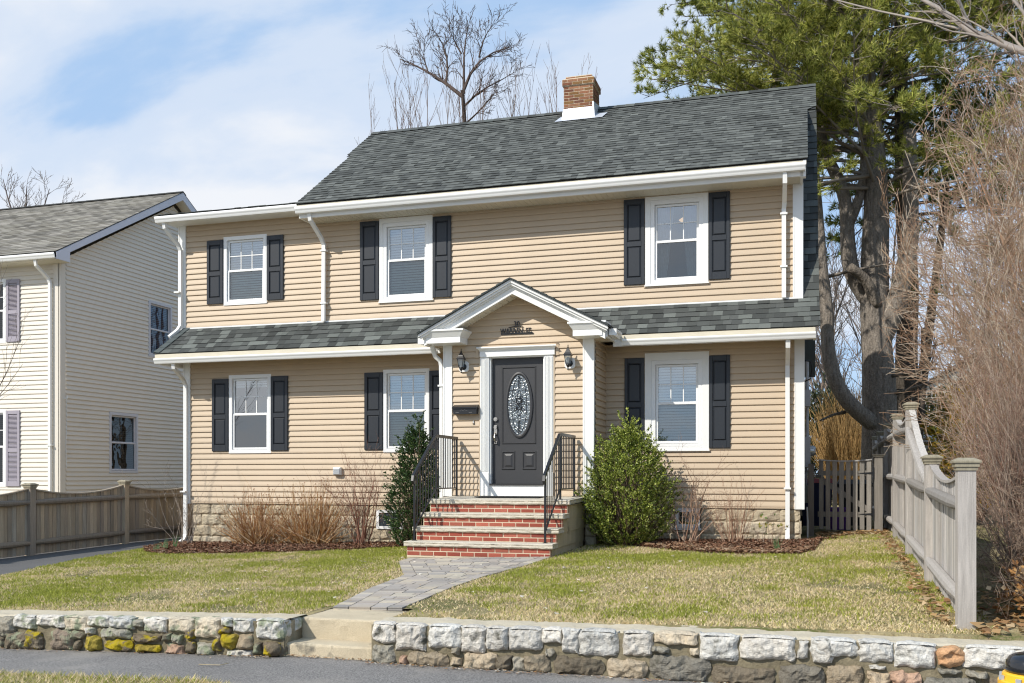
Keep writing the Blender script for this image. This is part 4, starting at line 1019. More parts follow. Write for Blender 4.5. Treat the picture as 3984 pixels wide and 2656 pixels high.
# ------------------------------------------------------------------ things on the entry wall
def lantern(x, label):
    t = thing('wall_lantern', label, 'lantern', (x, PY, 2.92), 'black lanterns beside the front door')
    m = MB(); c = .03; z0, z1 = 2.83, 3.00; h = .083
    pts = [(-h + c, z0), (h - c, z0), (h, z0 + c), (h, z1 - c), (h - c, z1), (-h + c, z1), (-h, z1 - c), (-h, z0 + c)]
    m.poly([(x + a, PY - .045, b) for a, b in pts]); 
    for i in range(8): a, b = pts[i], pts[(i + 1) % 8]; m.poly([(x + a[0], PY - .045, a[1]), (x + a[0], PY, a[1]), (x + b[0], PY, b[1]), (x + b[0], PY - .045, b[1])])
    m.build('mounting_block', M_vinyl, t)
    y = PY - .165
    m = MB(); m.tube([(x, PY - .045, 2.91), (x, PY - .06, 2.91)], [.052, .045], 16); m.tube([(x, PY - .06, 2.91), (x, PY - .10, 2.895), (x, PY - .15, 2.875), (x, y, 2.885)], [.02, .013, .013, .016], 8)
    m.lathe([(.005, -.09), (.013, -.075), (.006, -.06), (.016, -.045), (.03, -.02), (.036, 0)], (x, y, 2.885), 12); m.build('bracket', M_black, t, smooth=True)
    m = MB()
    for k in range(4):
        a = math.pi / 4 + k * math.pi / 2; m.tube([(x + .042 * math.cos(a), y + .042 * math.sin(a), 2.885), (x + .070 * math.cos(a), y + .070 * math.sin(a), 3.025)], .005, 5)
        b = a + math.pi / 2
        for r_, z in ((.042, 2.888), (.070, 3.022)): m.tube([(x + r_ * math.cos(a), y + r_ * math.sin(a), z), (x + r_ * math.cos(b), y + r_ * math.sin(b), z)], .005, 5)
    m.build('cage', M_black, t)
    m = MB()
    def sq(r_, z): return [(x + r_ * math.cos(math.pi / 4 + k * math.pi / 2), y + r_ * math.sin(math.pi / 4 + k * math.pi / 2), z) for k in range(4)]
    lv = [sq(.088, 3.02), sq(.090, 3.03), sq(.062, 3.065), sq(.040, 3.10), sq(.02, 3.13), sq(.008, 3.14)]
    for a, b in zip(lv, lv[1:]):
        for k in range(4): m.poly([a[k], a[(k + 1) % 4], b[(k + 1) % 4], b[k]])
    m.poly(lv[0]); m.lathe([(.008, 3.135), (.014, 3.15), (.005, 3.16), (.011, 3.172), (.004, 3.185), (.001, 3.205)], (x, y, 0), 8); m.build('roof_cap', M_black, t)
    m = MB(); a, b = sq(.040, 2.89), sq(.067, 3.02)
    for k in range(4): m.poly([a[k], a[(k + 1) % 4], b[(k + 1) % 4], b[k]])
    m.build('glass', M_glass, t)
    m = MB(); m.lathe([(.012, 2.89), (.013, 2.93), (.024, 2.96), (.026, 2.985), (.012, 3.0)], (x, y, 0), 10); m.build('bulb', M_vinyl, t, smooth=True)
lantern(-5.343, 'black wall lantern on white block between mailbox and left entry post')
lantern(-3.561, 'black wall lantern on white block between door and right entry post')
mb_t = thing('mailbox', 'black wall mailbox with hinged lid left of the front door', 'mailbox', (-5.3, PY, 2.2))
m = MB(); m.box(-5.50, -5.10, 14.98, 15.085, 2.135, 2.245); m.build('box', M_black, mb_t)
m = MB(); m.hexa([(-5.515, 14.965, 2.243), (-5.085, 14.965, 2.243), (-5.085, 15.088, 2.285), (-5.515, 15.088, 2.285), (-5.515, 14.962, 2.25), (-5.085, 14.962, 2.25), (-5.085, 15.088, 2.293), (-5.515, 15.088, 2.293)]); m.box(-5.515, -5.085, 14.960, 14.968, 2.225, 2.2425); m.build('lid', M_black, mb_t)
def text_obj(body, size, x, y, z, name, mat, parent, ext=.006, align='CENTER', wide=1., rot=R(90)):
    cu = bpy.data.curves.new(name + '_src', 'FONT'); cu.body = body; cu.size = size; cu.extrude = ext; cu.align_x = align; cu.offset = .0008
    tmp = bpy.data.objects.new('tmp_text', cu); COL.objects.link(tmp)
    dg = bpy.context.evaluated_depsgraph_get(); dg.update()
    me = bpy.data.meshes.new_from_object(tmp.evaluated_get(dg)); bpy.data.objects.remove(tmp)
    me.name = name; rl = root_loc(parent)
    for v in me.vertices: c = v.co.copy(); v.co = (c.x * wide + x - rl[0], -c.z + y - rl[1], c.y + z - rl[2])
    me.materials.clear(); me.materials.append(mat)
    o = bpy.data.objects.new(name, me); COL.objects.link(o); o.parent = parent; return o
m = MB(); 
for a, b in ((-5.455, -5.40), (-5.225, -5.17)): m.box(a, b, 14.976, 14.9795, 2.158, 2.161)
for i in range(9): m.box(-5.375 + i * .014, -5.369 + i * .014, 14.976, 14.9795, 2.185 + (i * 7 % 4) * .005, 2.189 + (i * 7 % 4) * .005)
m.build('embossing', M_satin, mb_t)
m = MB(); m.tube([(-5.182, 15.075, 2.035), (-5.182, 15.075, 2.025)], .008, 10); m.tube([(-5.182, 15.072, 2.02), (-5.18, 15.070, 1.985)], [.012, .017], 10); m.tube([(-5.18, 15.07, 1.985), (-5.18, 15.072, 1.965)], [.017, .006], 10)
m.build('hook', M_satin, None, label='small metal hook on the siding just under the black mailbox', category='hook')
sg = thing('house_number_sign', 'black cast metal house number and street name sign over the door', 'sign', (-4.43, PY, 3.42))
m = MB(); m.box(-4.708, -4.165, 15.062, 15.08, 3.410, 3.428); m.box(-4.702, -4.175, 15.055, 15.0615, 3.428, 3.434)
m.tube([(-4.58, 15.07, 3.52), (-4.50, 15.07, 3.535), (-4.36, 15.07, 3.535), (-4.33, 15.07, 3.52)], .006, 6); m.build('bar', M_black, sg)
text_obj('WARREN', .115, -4.525, 15.066, 3.430, 'street_name', M_black, sg, wide=.80)
text_obj('ST', .10, -4.245, 15.066, 3.437, 'street_name', M_black, sg, wide=.85)
text_obj('30', .125, -4.44, 15.066, 3.533, 'number', M_black, sg, wide=.85)

# ------------------------------------------------------------------ front steps
st = thing('front_steps', 'four red brick steps with pale rock faced stone treads at the front door', 'steps', (-4.4, 13, 0))
X0, X1 = -5.49, -3.345
fr_y = [13.02, 13.30, 13.60, 13.90]; tops = [.185, .382, .577, .770]
CR = [(.30, .075, .05), (.34, .09, .06), (.27, .065, .045), (.36, .11, .075)]
rr = random.Random(14)
m = MB()
m.box(X0 + .005, X1 - .012, 13.03, PY, -.3, .11); m.box(X0 + .03, X1 + .0, 13.31, PY, .11, .31); m.box(X0 + .02, X1 + .012, 13.61, PY, .31, .505); m.box(X0 + .01, X1 + .018, 13.91, PY, .505, .70)
m.build('side_wall', M_render, st)
for i in range(4):
    z0 = (-.02 if i == 0 else tops[i - 1]) + .001; z1 = tops[i] - .068; xl, xr = X0 + (0, .035, .03, .02)[i], X1 + (0, .014, .026, .032)[i] - .012
    y = fr_y[i]
    m = MB(); m.box(xl, xr, y + .004, y + .06, z0 - .02, z1)
    ri = m.build('riser', M_mortar, st)
    m = MB(); brick_face(m, lambda u, d, z, y=y: (u, y + .004 + d, z), xl, xr, z0, z1, CR, out=.005, bl=.205, bh=(z1 - z0) / 2, jt=.015, rr=rr)
    brick_face(m, lambda u, d, z, X=xr: (X - d, u, z), y + .004, y + .065, z0, z1, CR, out=.003, bl=.1, bh=(z1 - z0) / 2, jt=.011, rr=rr)
    m.build('bricks', M_brick, ri)
    # tread: smooth top, split faced edge
    a, b = X0 - .035 + (0, .02, .02, .02)[i], X1 + .03 + (0, .015, .025, .03)[i]; yb = (fr_y[i + 1] + .02 if i < 3 else PY)
    zt = tops[i]; zb = zt - .066; tl = .03 if i == 3 else .0
    m = MB(); nseg = 60
    def fx(k, q): return a + (b - a) * k / nseg
    def wob(x, s): return mnoise.noise(Vector((x * 9, s * 5.1, i * 7))) * .012 + mnoise.noise(Vector((x * 28, s * 5.1, i * 7))) * .006
    yf = y - .035
    prof = [(zt, .008), (zt - .010, -.004), (zt - .03, .004), (zt - .05, -.002), (zb, .010)]
    for k in range(nseg):
        xa, xb = fx(k, 0), fx(k + 1, 0)
        m.poly([(xa, yf + .008 + wob(xa, 0), zt), (xb, yf + .008 + wob(xb, 0), zt), (xb, yb, zt + tl), (xa, yb, zt + tl)])
        for j in range(4):
            (z_a, o_a), (z_b, o_b) = prof[j], prof[j + 1]
            m.poly([(xa, yf + o_a + wob(xa, j), z_a), (xa, yf + o_b + wob(xa, j + 1), z_b), (xb, yf + o_b + wob(xb, j + 1), z_b), (xb, yf + o_a + wob(xb, j), z_a)])
        m.poly([(xa, yf + .01, zb), (xb, yf + .01, zb), (xb, yb, zb), (xa, yb, zb)])
    ns = max(4, int((yb - yf) / .03))
    for X, s in ((a, -1), (b, 1)):
        for k in range(ns):
            ya, yc = yf + .008 + (yb - yf - .008) * k / ns, yf + .008 + (yb - yf - .008) * (k + 1) / ns
            ta, tc_ = tl * k / ns, tl * (k + 1) / ns
            for j in range(4):
                (z_a, o_a), (z_b, o_b) = prof[j], prof[j + 1]
                W2 = lambda y_, jj: s * (mnoise.noise(Vector((y_ * 12, jj * 3.3, i * 9 + s))) * .012)
                m.poly([(X - s * .008 + W2(ya, j), ya, z_a + ta), (X - s * .008 + W2(ya, j + 1), ya, z_b + ta), (X - s * .008 + W2(yc, j + 1), yc, z_b + tc_), (X - s * .008 + W2(yc, j), yc, z_a + tc_)])
    m.build('tread', M_lime, st)
def railing(x, label):
    t = thing('stair_railing', label, 'railing', (x, 13.2, .18), 'black iron railings on the front steps')
    for (y, z0, z1) in ((13.20, .185, 1.09), (14.08, .775, 1.72), (15.0, .80, 1.715)):
        m = MB(); m.box(x - .014, x + .014, y - .014, y + .014, z0, z1); m.box(x - .03, x + .03, y - .03, y + .03, z0, z0 + .008); m.build('post', M_black, t)
    m = MB(); m.tube([(x, 13.17, 1.02), (x, 13.13, 1.06), (x, 13.15, 1.12), (x, 13.20, 1.155), (x, 14.03, 1.735), (x, 14.12, 1.745), (x, 15.02, 1.74)], .026, 4, rot=math.pi / 4, flat=1.25); m.build('handrail', M_black, t)
    m = MB(); m.tube([(x, 13.22, .36), (x, 14.06, .93)], .014, 4, rot=math.pi / 4); m.tube([(x, 14.08, .93), (x, 15.0, .93)], .014, 4, rot=math.pi / 4); m.build('bottom_rail', M_black, t)
    for k in range(1, 8):
        y = 13.20 + .88 * k / 8; m = MB(); m.box(x - .0065, x + .0065, y - .0065, y + .0065, .36 + (y - 13.22) * .68, 1.12 + (y - 13.15) * .70); m.build('baluster', M_black, t)
    for k in range(1, 9):
        y = 14.08 + .92 * k / 9; m = MB(); m.box(x - .0065, x + .0065, y - .0065, y + .0065, .93, 1.73); m.build('baluster', M_black, t)
railing(-5.445, 'black iron stair railing on the left of the steps, beside the dark holly')
railing(-3.475, 'black iron stair railing on the right of the steps, in front of the door jamb')
m = MB(); m.box(-4.93, -3.89, 14.38, 14.90, .792, .806); m.build('doormat', plain('black rubber mat', (.012, .013, .013), .8, bump=.006, bscale=60), None, label='black ribbed doormat lying on the top landing', category='doormat')

# ------------------------------------------------------------------ neighbouring house
nb = thing('neighbor_house', 'cream vinyl sided house with brown grey gable roof beyond the left fence', 'house', (-15.7, 17.7, -.2))
NX, NY = -15.7, 17.7
MS = lambda u, d, z: (NX - d, u, z)
MN = lambda u, d, z: (u, NY + d, z)
NW1 = (20.72, 21.62, 4.13, 5.50); NW2 = (19.285, 20.275, 1.21, 2.615)
m = MB(MS); hs = [(w[0] + .01, w[1] - .01, w[2] + .01, w[3] - .01) for w in (NW1, NW2)]
siding(m, 17.86, 25.7, .1, 5.88, hs); siding(m, lambda z: 17.7 + max(0, z - 5.88) / .56, lambda z: 25.72 - max(0, z - 5.88) / .56, 5.88 + .0, 8.2)
q = MB(MN); NW3 = (-18.06, -17.18, 4.13, 5.52); NW4 = (-18.06, -17.18, .90, 2.59)
siding(q, -24, -15.86, .1, 5.86, [(w[0] + .01, w[1] - .01, w[2] + .01, w[3] - .01) for w in (NW3, NW4)]); mer(m, q)
m.M = None; m.box(-24, -16, 25.7, 25.75, .1, 5.9); m.box(-24.05, -24, 17.7, 25.7, .1, 5.9)
m.build('wall', M_nsid, nb)
m = MB(); m.box(-15.86, -15.70, NY - .03, NY, .1, 5.9); m.box(-15.72, -15.672, NY - .03, NY + .14, .1, 5.9); m.build('corner_post', M_nsid, nb)
m = MB(); m.box(-23.9, -15.75, NY, 25.6, -.3, .1); m.build('foundation', plain('concrete', (.35, .33, .3), .9), nb)
BG = [(.20, .185, .155), (.25, .235, .20), (.16, .15, .13), (.29, .27, .235), (.22, .205, .18)]
m = MB(); L, P = slope(-24.3, 17.23, 5.955, 21.72, 8.47); shingles(m, P, 8.9, L, .14, random.Random(31), BG, wid=(.2, .45), th=.010)
m.poly([P(0, .01, -.02), P(8.9, .01, -.02), P(8.9, L, -.02), P(0, L, -.02)], (.1, .1, .1)); m.poly([(-24.3, 21.72, 8.47), (-15.4, 21.72, 8.47), (-15.4, 26.2, 5.96), (-24.3, 26.2, 5.96)], (.2, .19, .16))
x = -24.3
while x < -15.42:
    for s in (-1, 1): m.poly([(x, 21.72, 8.50), (min(x + .3, -15.4), 21.72, 8.495), (min(x + .3, -15.4), 21.72 + s * .14, 8.42), (x, 21.72 + s * .14, 8.425)], (.05, .05, .045))
    x += .28
m.build('roof', M_shing_n, nb)
m = MB()
for s in (-1, 1):
    y0, y1 = 21.72, 21.72 + s * 4.47; f = (8.455 - 5.945) / 4.47
    m.hexa([(-15.44, y0, 8.455 - .19), (-15.405, y0, 8.455 - .19), (-15.405, y1, 5.945 - .15), (-15.44, y1, 5.945 - .15), (-15.44, y0, 8.455), (-15.405, y0, 8.455), (-15.405, y1, 5.945), (-15.44, y1, 5.945)])
m.hexa([(-15.44, 17.25, 5.80), (-15.40, 17.25, 5.80), (-15.40, 17.66, 5.80), (-15.44, 17.66, 5.80), (-15.44, 17.25, 5.945), (-15.40, 17.25, 5.945), (-15.40, 17.66, 6.15), (-15.44, 17.66, 6.15)])
m.build('rake_board', M_ntrim, nb)
m = MB()
for s in (-1, 1): m.poly([(-15.70, 21.72, 8.27), (-15.44, 21.72, 8.27), (-15.44, 21.72 + s * 4.1, 5.98), (-15.70, 21.72 + s * 4.1, 5.98)])
m.box(-24.2, -15.44, 17.30, 17.72, 5.80, 5.815); m.build('soffit', M_soffit, nb)
gutter(nb, -24.2, -15.41, 17.30, 5.925, h=.11, w=.12)
downspout(nb, [(-15.98, 17.27, 5.83), (-15.98, 17.3, 5.70), (-15.91, 17.58, 5.46), (-15.90, 17.62, 5.36), (-15.90, 17.62, .1)], straps=(1.8,))
def n_sash(w, u0, u1, z0, z1): pass
gnb = glass_mat('neighbour sky tinted glass', (.08, .26, .50), .06, wavy=.0015)  # blue of the reflected sky is put into the pane's tint
gnd = glass_mat('neighbour dark glass', (.10, .14, .145), .03, wavy=.0015)
window(nb, MS, NW1, 4.82, gmat=gnb, glow=gnb, framemat=plain('neighbour window vinyl', (.60, .60, .64), .45), grid='in', label='upper side window with the blue sky reflection tinted into its glass')
window(nb, MS, NW2, 1.92, gmat=gnd, glow=gnd, framemat=plain('neighbour window vinyl', (.60, .60, .64), .45), grid='in', label='dark lower side window')
window(nb, MN, NW3, 4.84, gmat=gnd, glow=gnd, shutters=[(-17.13, -16.765, 4.123, 5.52)], louver=True, shmat=M_nshut, label='upper front window')
window(nb, MN, NW4, 1.78, gmat=gnd, glow=gnd, shutters=[(-17.138, -16.765, .89, 2.59)], louver=True, shmat=M_nshut, label='lower front window')
m = MB(); m.tube([(-15.67, 17.80, 2.84), (-15.60, 17.80, 2.84), (-15.60, 17.80, 2.90)], .012, 6); m.tube([(-15.66, 17.85, 2.83), (-15.66, 17.86, 2.4), (-15.66, 17.83, 1.8), (-15.66, 17.85, 1.3)], .006, 5); m.build('cable_hook', M_vinyl, nb)

# ------------------------------------------------------------------ cedar fences
GREYW = [(.26, .225, .185), (.31, .27, .22), (.22, .19, .16), (.34, .29, .225), (.28, .235, .18)]
LIGHTW = [(.40, .375, .35), (.47, .445, .42), (.33, .305, .28), (.52, .495, .465)]
def fence(name, label, ptsY, fX, hts, side, cols, gfun, group=None, diag=(), psz=.062):
    """posts at (fX(y), y); boards sit on the far side, rails on the viewer side (side = +-1 in x)"""
    t = thing(name, label, 'fence', (fX(ptsY[0]), ptsY[0], gfun(ptsY[0])), group); rr = random.Random(len(ptsY) * 7)
    for i, y in enumerate(ptsY):
        x = fX(y); z0 = gfun(y); h = hts[i]; c = jit(rr.choice(cols), .07, rr)
        m = MB(); m.box(x - psz, x + psz, y - psz, y + psz, z0 - .2, z0 + h - .035, c); po = m.build('post', M_wood, t)
        m = MB(); c2 = jit((.30, .27, .20), .1, rr)
        for (e, za, zb) in ((.010, -.075, -.05), (.020, -.049, -.02), (.032, -.019, -.004)): m.box(x - psz - e, x + psz + e, y - psz - e, y + psz + e, z0 + h + za, z0 + h + zb, c2)
        a = psz + .032; m.hexa([(x - a, y - a, z0 + h - .004), (x + a, y - a, z0 + h - .004), (x + a, y + a, z0 + h - .004), (x - a, y + a, z0 + h - .004)] + [(x + p * .05, y + q_ * .05, z0 + h + .018) for p, q_ in ((-1, -1), (1, -1), (1, 1), (-1, 1))], c2)
        m.build('post_cap', M_wood, po)
    for i in range(len(ptsY) - 1):
        ya, yb = ptsY[i] + psz, ptsY[i + 1] - psz; ha, hb = hts[i] - .10, hts[i + 1] - .10
        def top(y):
            s = (y - ya) / (yb - ya)
            if abs(ha - hb) > .3:
                hi, lo = max(ha, hb), min(ha, hb); q = s if hb > ha else 1 - s; return lo + (hi - lo) * (q ** 1.55) - .03 * math.sin(math.pi * q)
            return ha + (hb - ha) * s - .11 * (1 - (2 * s - 1) ** 2)
        m = MB(); y = ya; w = .092
        while y < yb - .01:
            y2 = min(y + w, yb); x = fX((y + y2) / 2) - side * (-.012); c = jit(rr.choice(cols), .12, rr); off = rr.uniform(-.006, .006)
            z0 = gfun((y + y2) / 2) + .02; xa = x + off - .009; xb = x + off + .009
            m.hexa([(xa, y + .001, z0), (xb, y + .001, z0), (xb, y2 - .007, z0), (xa, y2 - .007, z0), (xa, y + .001, gfun(y) + top(y)), (xb, y + .001, gfun(y) + top(y)), (xb, y2 - .007, gfun(y2) + top(y2)), (xa, y2 - .007, gfun(y2) + top(y2))], c)
            y = y2
        pn = m.build('panel', M_wood, t)
        m = MB(); n = 14; c = jit(rr.choice(cols), .08, rr)
        for k in range(n):
            y0, y1 = ya + (yb - ya) * k / n, ya + (yb - ya) * (k + 1) / n; x = fX(y0) + side * .012
            m.hexa([(x - .035, y0, gfun(y0) + top(y0) + .001), (x + .035, y0, gfun(y0) + top(y0) + .001), (x + .035, y1, gfun(y1) + top(y1) + .001), (x - .035, y1, gfun(y1) + top(y1) + .001), (x - .035, y0, gfun(y0) + top(y0) + .024), (x + .035, y0, gfun(y0) + top(y0) + .024), (x + .035, y1, gfun(y1) + top(y1) + .024), (x - .035, y1, gfun(y1) + top(y1) + .024)], c)
        m.build('cap_rail', M_wood, pn)
        rails = [(.22, .22), (.90, .90)]
        if min(ha, hb) > 1.4: rails = [(.22, .22), (.92, .92), (1.55, 1.55)]
        elif i in diag: rails = [(.22, .22), (.90, .92), (.98, 1.56)] if hb > ha else [(.22, .22), (.92, .90), (1.56, .98)]
        for ra, rb in rails:
            m = MB(); c = jit(rr.choice(cols), .08, rr); n = 6; pts = []
            for k in range(n + 1):
                s = k / n; y = ya + (yb - ya) * s; pts.append((fX(y) - side * (.0) + side * -.035 + 0, y, gfun(y) + ra + (rb - ra) * s))
            m.tube(pts, [.034] + [.052] * (n - 1) + [.034], 10, tuple(q * .8 for q in c)); m.build('rail', M_wood, pn)
    return t
fence('board_fence', 'shaded weathered cedar board fence with scooped panels beside the drive', [10.93, 13.4, 15.78, 18.2, 20.6], lambda y: -12.5, [1.21] * 5, -1, [(.42, .335, .24), (.36, .29, .215), (.47, .375, .265), (.31, .255, .20), (.39, .335, .265)], lambda y: g(-12.5, y))
FXR = lambda y: 1.135 + (y - 7.82) * .026
RP = [7.82, 10.40, 13.05, 15.75, 18.4, 21.0, 23.6]
tR = fence('board_fence', 'sunlit pale cedar fence stepping up from four to six feet right of the lawn', RP, FXR, [1.235, 1.235, 1.88, 1.86, 1.84, 1.82, 1.82], 1, LIGHTW, lambda y: g(1.2, y), diag=(1,))

# gate
gt = thing('picket_gate', 'weathered grey picket gate with black strap hinges beside the house', 'gate', (.6, 17.2, .2)); rr = random.Random(77)
GW = [(.24, .22, .195), (.28, .255, .225), (.20, .185, .165), (.31, .28, .245)]
gx0, gx1 = .235, 1.06; gzb = .235
for k in range(8):
    w = .072; x = gx0 + (gx1 - gx0 - w) * k / 7; tp = 1.385 - .025 * (1 - (2 * k / 7 - 1) ** 2)
    m = MB(); m.box(x, x + w, 17.17, 17.19, gzb - .01 * (k % 3), tp, jit(rr.choice(GW), .1, rr)); m.build('picket', M_wood, gt)
m = MB(); n = 10
for k in range(n):
    f = lambda s: (gx0 - .01 + (gx1 - gx0 + .02) * s, 1.388 - .025 * (1 - (2 * s - 1) ** 2)); (xa, za), (xb, zb) = f(k / n), f((k + 1) / n)
    m.hexa([(xa, 17.15, za), (xb, 17.15, zb), (xb, 17.21, zb), (xa, 17.21, za), (xa, 17.15, za + .022), (xb, 17.15, zb + .022), (xb, 17.21, zb + .022), (xa, 17.21, za + .022)], (.34, .33, .32))
m.build('top_cap', M_wood, gt)
for z in (.44, 1.13): m = MB(); m.box(gx0 - .02, gx1, 17.191, 17.225, z, z + .085, (.22, .20, .175)); m.build('cross_rail', M_wood, gt)
m = MB(); m.hexa([(gx0 + .05, 17.1915, 1.0), (gx0 + .05, 17.1915, 1.10), (gx1 - .02, 17.1915, .60), (gx1 - .02, 17.1915, .50), (gx0 + .05, 17.222, 1.0), (gx0 + .05, 17.222, 1.10), (gx1 - .02, 17.222, .60), (gx1 - .02, 17.222, .50)], (.21, .19, .17)); m.build('brace', M_wood, gt)
for z in (.49, 1.17):
    m = MB(); m.poly([(gx1 + .02, 17.166, z - .02), (gx1 + .02, 17.166, z + .02), (gx1 - .18, 17.166, z + .006), (gx1 - .22, 17.166, z), (gx1 - .18, 17.166, z - .006)]); m.box(gx1 + .02, gx1 + .045, 17.13, 17.17, z - .10, z + .10); m.build('strap_hinge', M_black, gt)
m = MB(); m.box(gx0 - .06, gx0 + .03, 17.14, 17.168, 1.10, 1.14); m.build('latch', M_black, gt)
gp = thing('gate_post', 'short weathered post with moulded cap carrying the gate hinges', 'post', (1.165, 17.2, .2))
m = MB(); m.box(1.11, 1.235, 17.14, 17.265, .0, 1.44, (.22, .20, .175)); m.build('shaft', M_wood, gp)
m = MB(); m.box(1.09, 1.255, 17.12, 17.285, 1.44, 1.465, (.25, .23, .19)); m.box(1.07, 1.275, 17.10, 17.305, 1.466, 1.485, (.25, .23, .19)); m.build('post_cap', M_wood, gp)
gp = thing('latch_post', 'grey latch post squeezed between the house corner and the gate', 'post', (.12, 17.2, .2))
m = MB(); m.box(.06, .155, 17.15, 17.25, .0, 1.33, (.17, .155, .14)); m.build('shaft', M_wood, gp)

# electric meter and conduit on the house's right side wall
mt = thing('electric_meter', 'grey electric meter box with round glass meter on the right side wall', 'meter', (.05, 17.6, 1.5))
m = MB(); m.box(-.02, .10, 17.5, 17.78, 1.28, 1.80); m.build('box', M_meter, mt)
m = MB(); m.tube([(.10, 17.64, 1.56), (.16, 17.64, 1.56)], .09, 20); m.tube([(.16, 17.64, 1.56), (.185, 17.64, 1.56)], [.082, .07], 20); m.build('dial', plain('meter glass', (.55, .57, .58), .2, metal=.4), mt)
for pp_, r_ in (([(.045, 17.6, 1.8), (.045, 17.6, 3.1)], .028), ([(.03, 17.62, 1.28), (.03, 17.62, .95)], .02), ([(.04, 16.5, .62), (.05, 16.45, .4), (.05, 16.4, .0)], .014)): m = MB(); m.tube(pp_, r_, 10); m.build('conduit', M_meter, mt)
m = MB(); m.box(-.02, .075, 17.5, 17.72, .66, .96); m.build('lower_box', plain('green grey steel', (.28, .31, .27), .5), mt)
sl = thing('service_light', 'dark cable bracket high on the right side wall', 'bracket', (.05, 16.8, 2.6))
m = MB(); m.tube([(-.02, 16.9, 3.05), (.10, 16.9, 3.02), (.12, 16.9, 2.9), (.10, 16.9, 2.74), (-.02, 16.9, 2.68)], .012, 6); m.build('loop', M_black, sl)
m = MB(); m.box(-.02, .10, 17.4, 17.6, 2.32, 2.60); m.build('box', M_meter, sl)

# ------------------------------------------------------------------ bins and garage behind the gate
def wheelie(x, y, c, lidc, label, h=.95):
    t = thing('trash_bin', label, 'bin', (x, y, .2), 'bins behind the gate'); M1 = plain('bin %s' % (c,), c, .7); M2 = plain('bin %s' % (lidc,), lidc, .5)
    m = MB(); a, b = .22, .28; m.hexa([(x - a, y - a, .24), (x + a, y - a, .24), (x + a, y + a, .24), (x - a, y + a, .24), (x - b, y - b, .2 + h), (x + b, y - b, .2 + h), (x + b, y + b, .2 + h), (x - b, y + b, .2 + h)]); m.box(x - b - .015, x + b + .015, y - b - .015, y + b + .015, .2 + h - .05, .2 + h - .005); m.build('body', M1, t)
    m = MB(); m.hexa([(x - b - .02, y - b - .03, .2 + h), (x + b + .02, y - b - .03, .2 + h), (x + b + .02, y + b + .02, .2 + h), (x - b - .02, y + b + .02, .2 + h), (x - b + .02, y - b + .03, .28 + h), (x + b - .02, y - b + .03, .28 + h), (x + b - .02, y + b, .28 + h), (x - b + .02, y + b, .28 + h)]); m.build('lid', M2, t)
    for s in (-1, 1): m = MB(); m.tube([(x + s * (a + .0), y + a + .04, .30), (x + s * (a + .05), y + a + .04, .30)], .1, 16); m.build('wheel', M_black, t)
wheelie(.20, 18.3, (.012, .018, .06), (.22, .02, .02), 'dark blue bin with red lid behind the left end of the gate', .80)
wheelie(.86, 18.6, (.015, .016, .018), (.02, .02, .022), 'black bin behind the middle of the gate', .78)
t = thing('plant_pot', 'purple tub standing on the ground behind the gate pickets', 'tub', (.55, 17.9, .2))
m = MB(); m.lathe([(.13, .0), (.18, .34), (.195, .35), (.195, .38), (.175, .38), (.165, .33)], (.56, 17.8, .2), 24); m.build('pot', plain('purple plastic', (.14, .05, .40), .4), t)
ga = thing('garage', 'small white garage with flat pale roof edge behind the right fence', 'garage', (4.5, 27, .2))
m = MB(lambda u, d, z: (u, 26 + d, z)); siding(m, 2.75, 6.5, .3, 1.93, e=.15, pr=.012); m.M = None; m.box(2.75, 6.5, 26.02, 29, .1, 1.93)
m.build('wall', plain('white clapboard', (.78, .78, .78), .6), ga)
m = MB(); m.hexa([(2.5, 25.7, 1.95), (6.8, 25.7, 1.95), (6.8, 29.3, 2.4), (2.5, 29.3, 2.4), (2.5, 25.7, 2.08), (6.8, 25.7, 2.08), (6.8, 29.3, 2.5), (2.5, 29.3, 2.5)]); m.build('roof', plain('pale roof edge', (.55, .56, .58), .6), ga)
def far_house(x, y, w, d, h, c, label, roofc=(.12, .11, .11)):
    t = thing('far_house', label, 'house', (x, y, .2)); hw = w / 2
    m = MB(); m.box(x - hw, x + hw, y, y + d, .1, h, c); m.poly([(x - hw, y, h), (x + hw, y, h), (x, y, h + w * .32)], c); m.poly([(x - hw, y + d, h), (x + hw, y + d, h), (x, y + d, h + w * .32)], c); m.build('wall', plain('far wall %s' % (c,), c, .8), t)
    m = MB()
    for s in (-1, 1): m.hexa([(x, y - .3, h + w * .32), (x + s * (hw + .4), y - .3, h - .13), (x + s * (hw + .4), y + d + .3, h - .13), (x, y + d + .3, h + w * .32), (x, y - .3, h + w * .32 + .15), (x + s * (hw + .4), y - .3, h + .02), (x + s * (hw + .4), y + d + .3, h + .02), (x, y + d + .3, h + w * .32 + .15)])
    m.build('roof', plain('far roof', roofc, .9), t)
    for (a, z) in ((-w * .25, 1.2), (w * .2, 1.2), (-w * .25, 3.9), (w * .2, 3.9)):
        m = MB(); m.box(x + a - .5, x + a + .5, y - .05, y - .001, z, z + 1.4); wf = m.build('window', M_vinyl, t); m = MB(); m.box(x + a - .42, x + a + .42, y - .056, y - .0505, z + .08, z + 1.32); m.build('pane', plain('far pane', (.05, .06, .08), .1), wf)
far_house(9.5, 60, 9, 8, 5.2, (.42, .42, .40), 'pale grey house far behind the garage, seen through the branches')

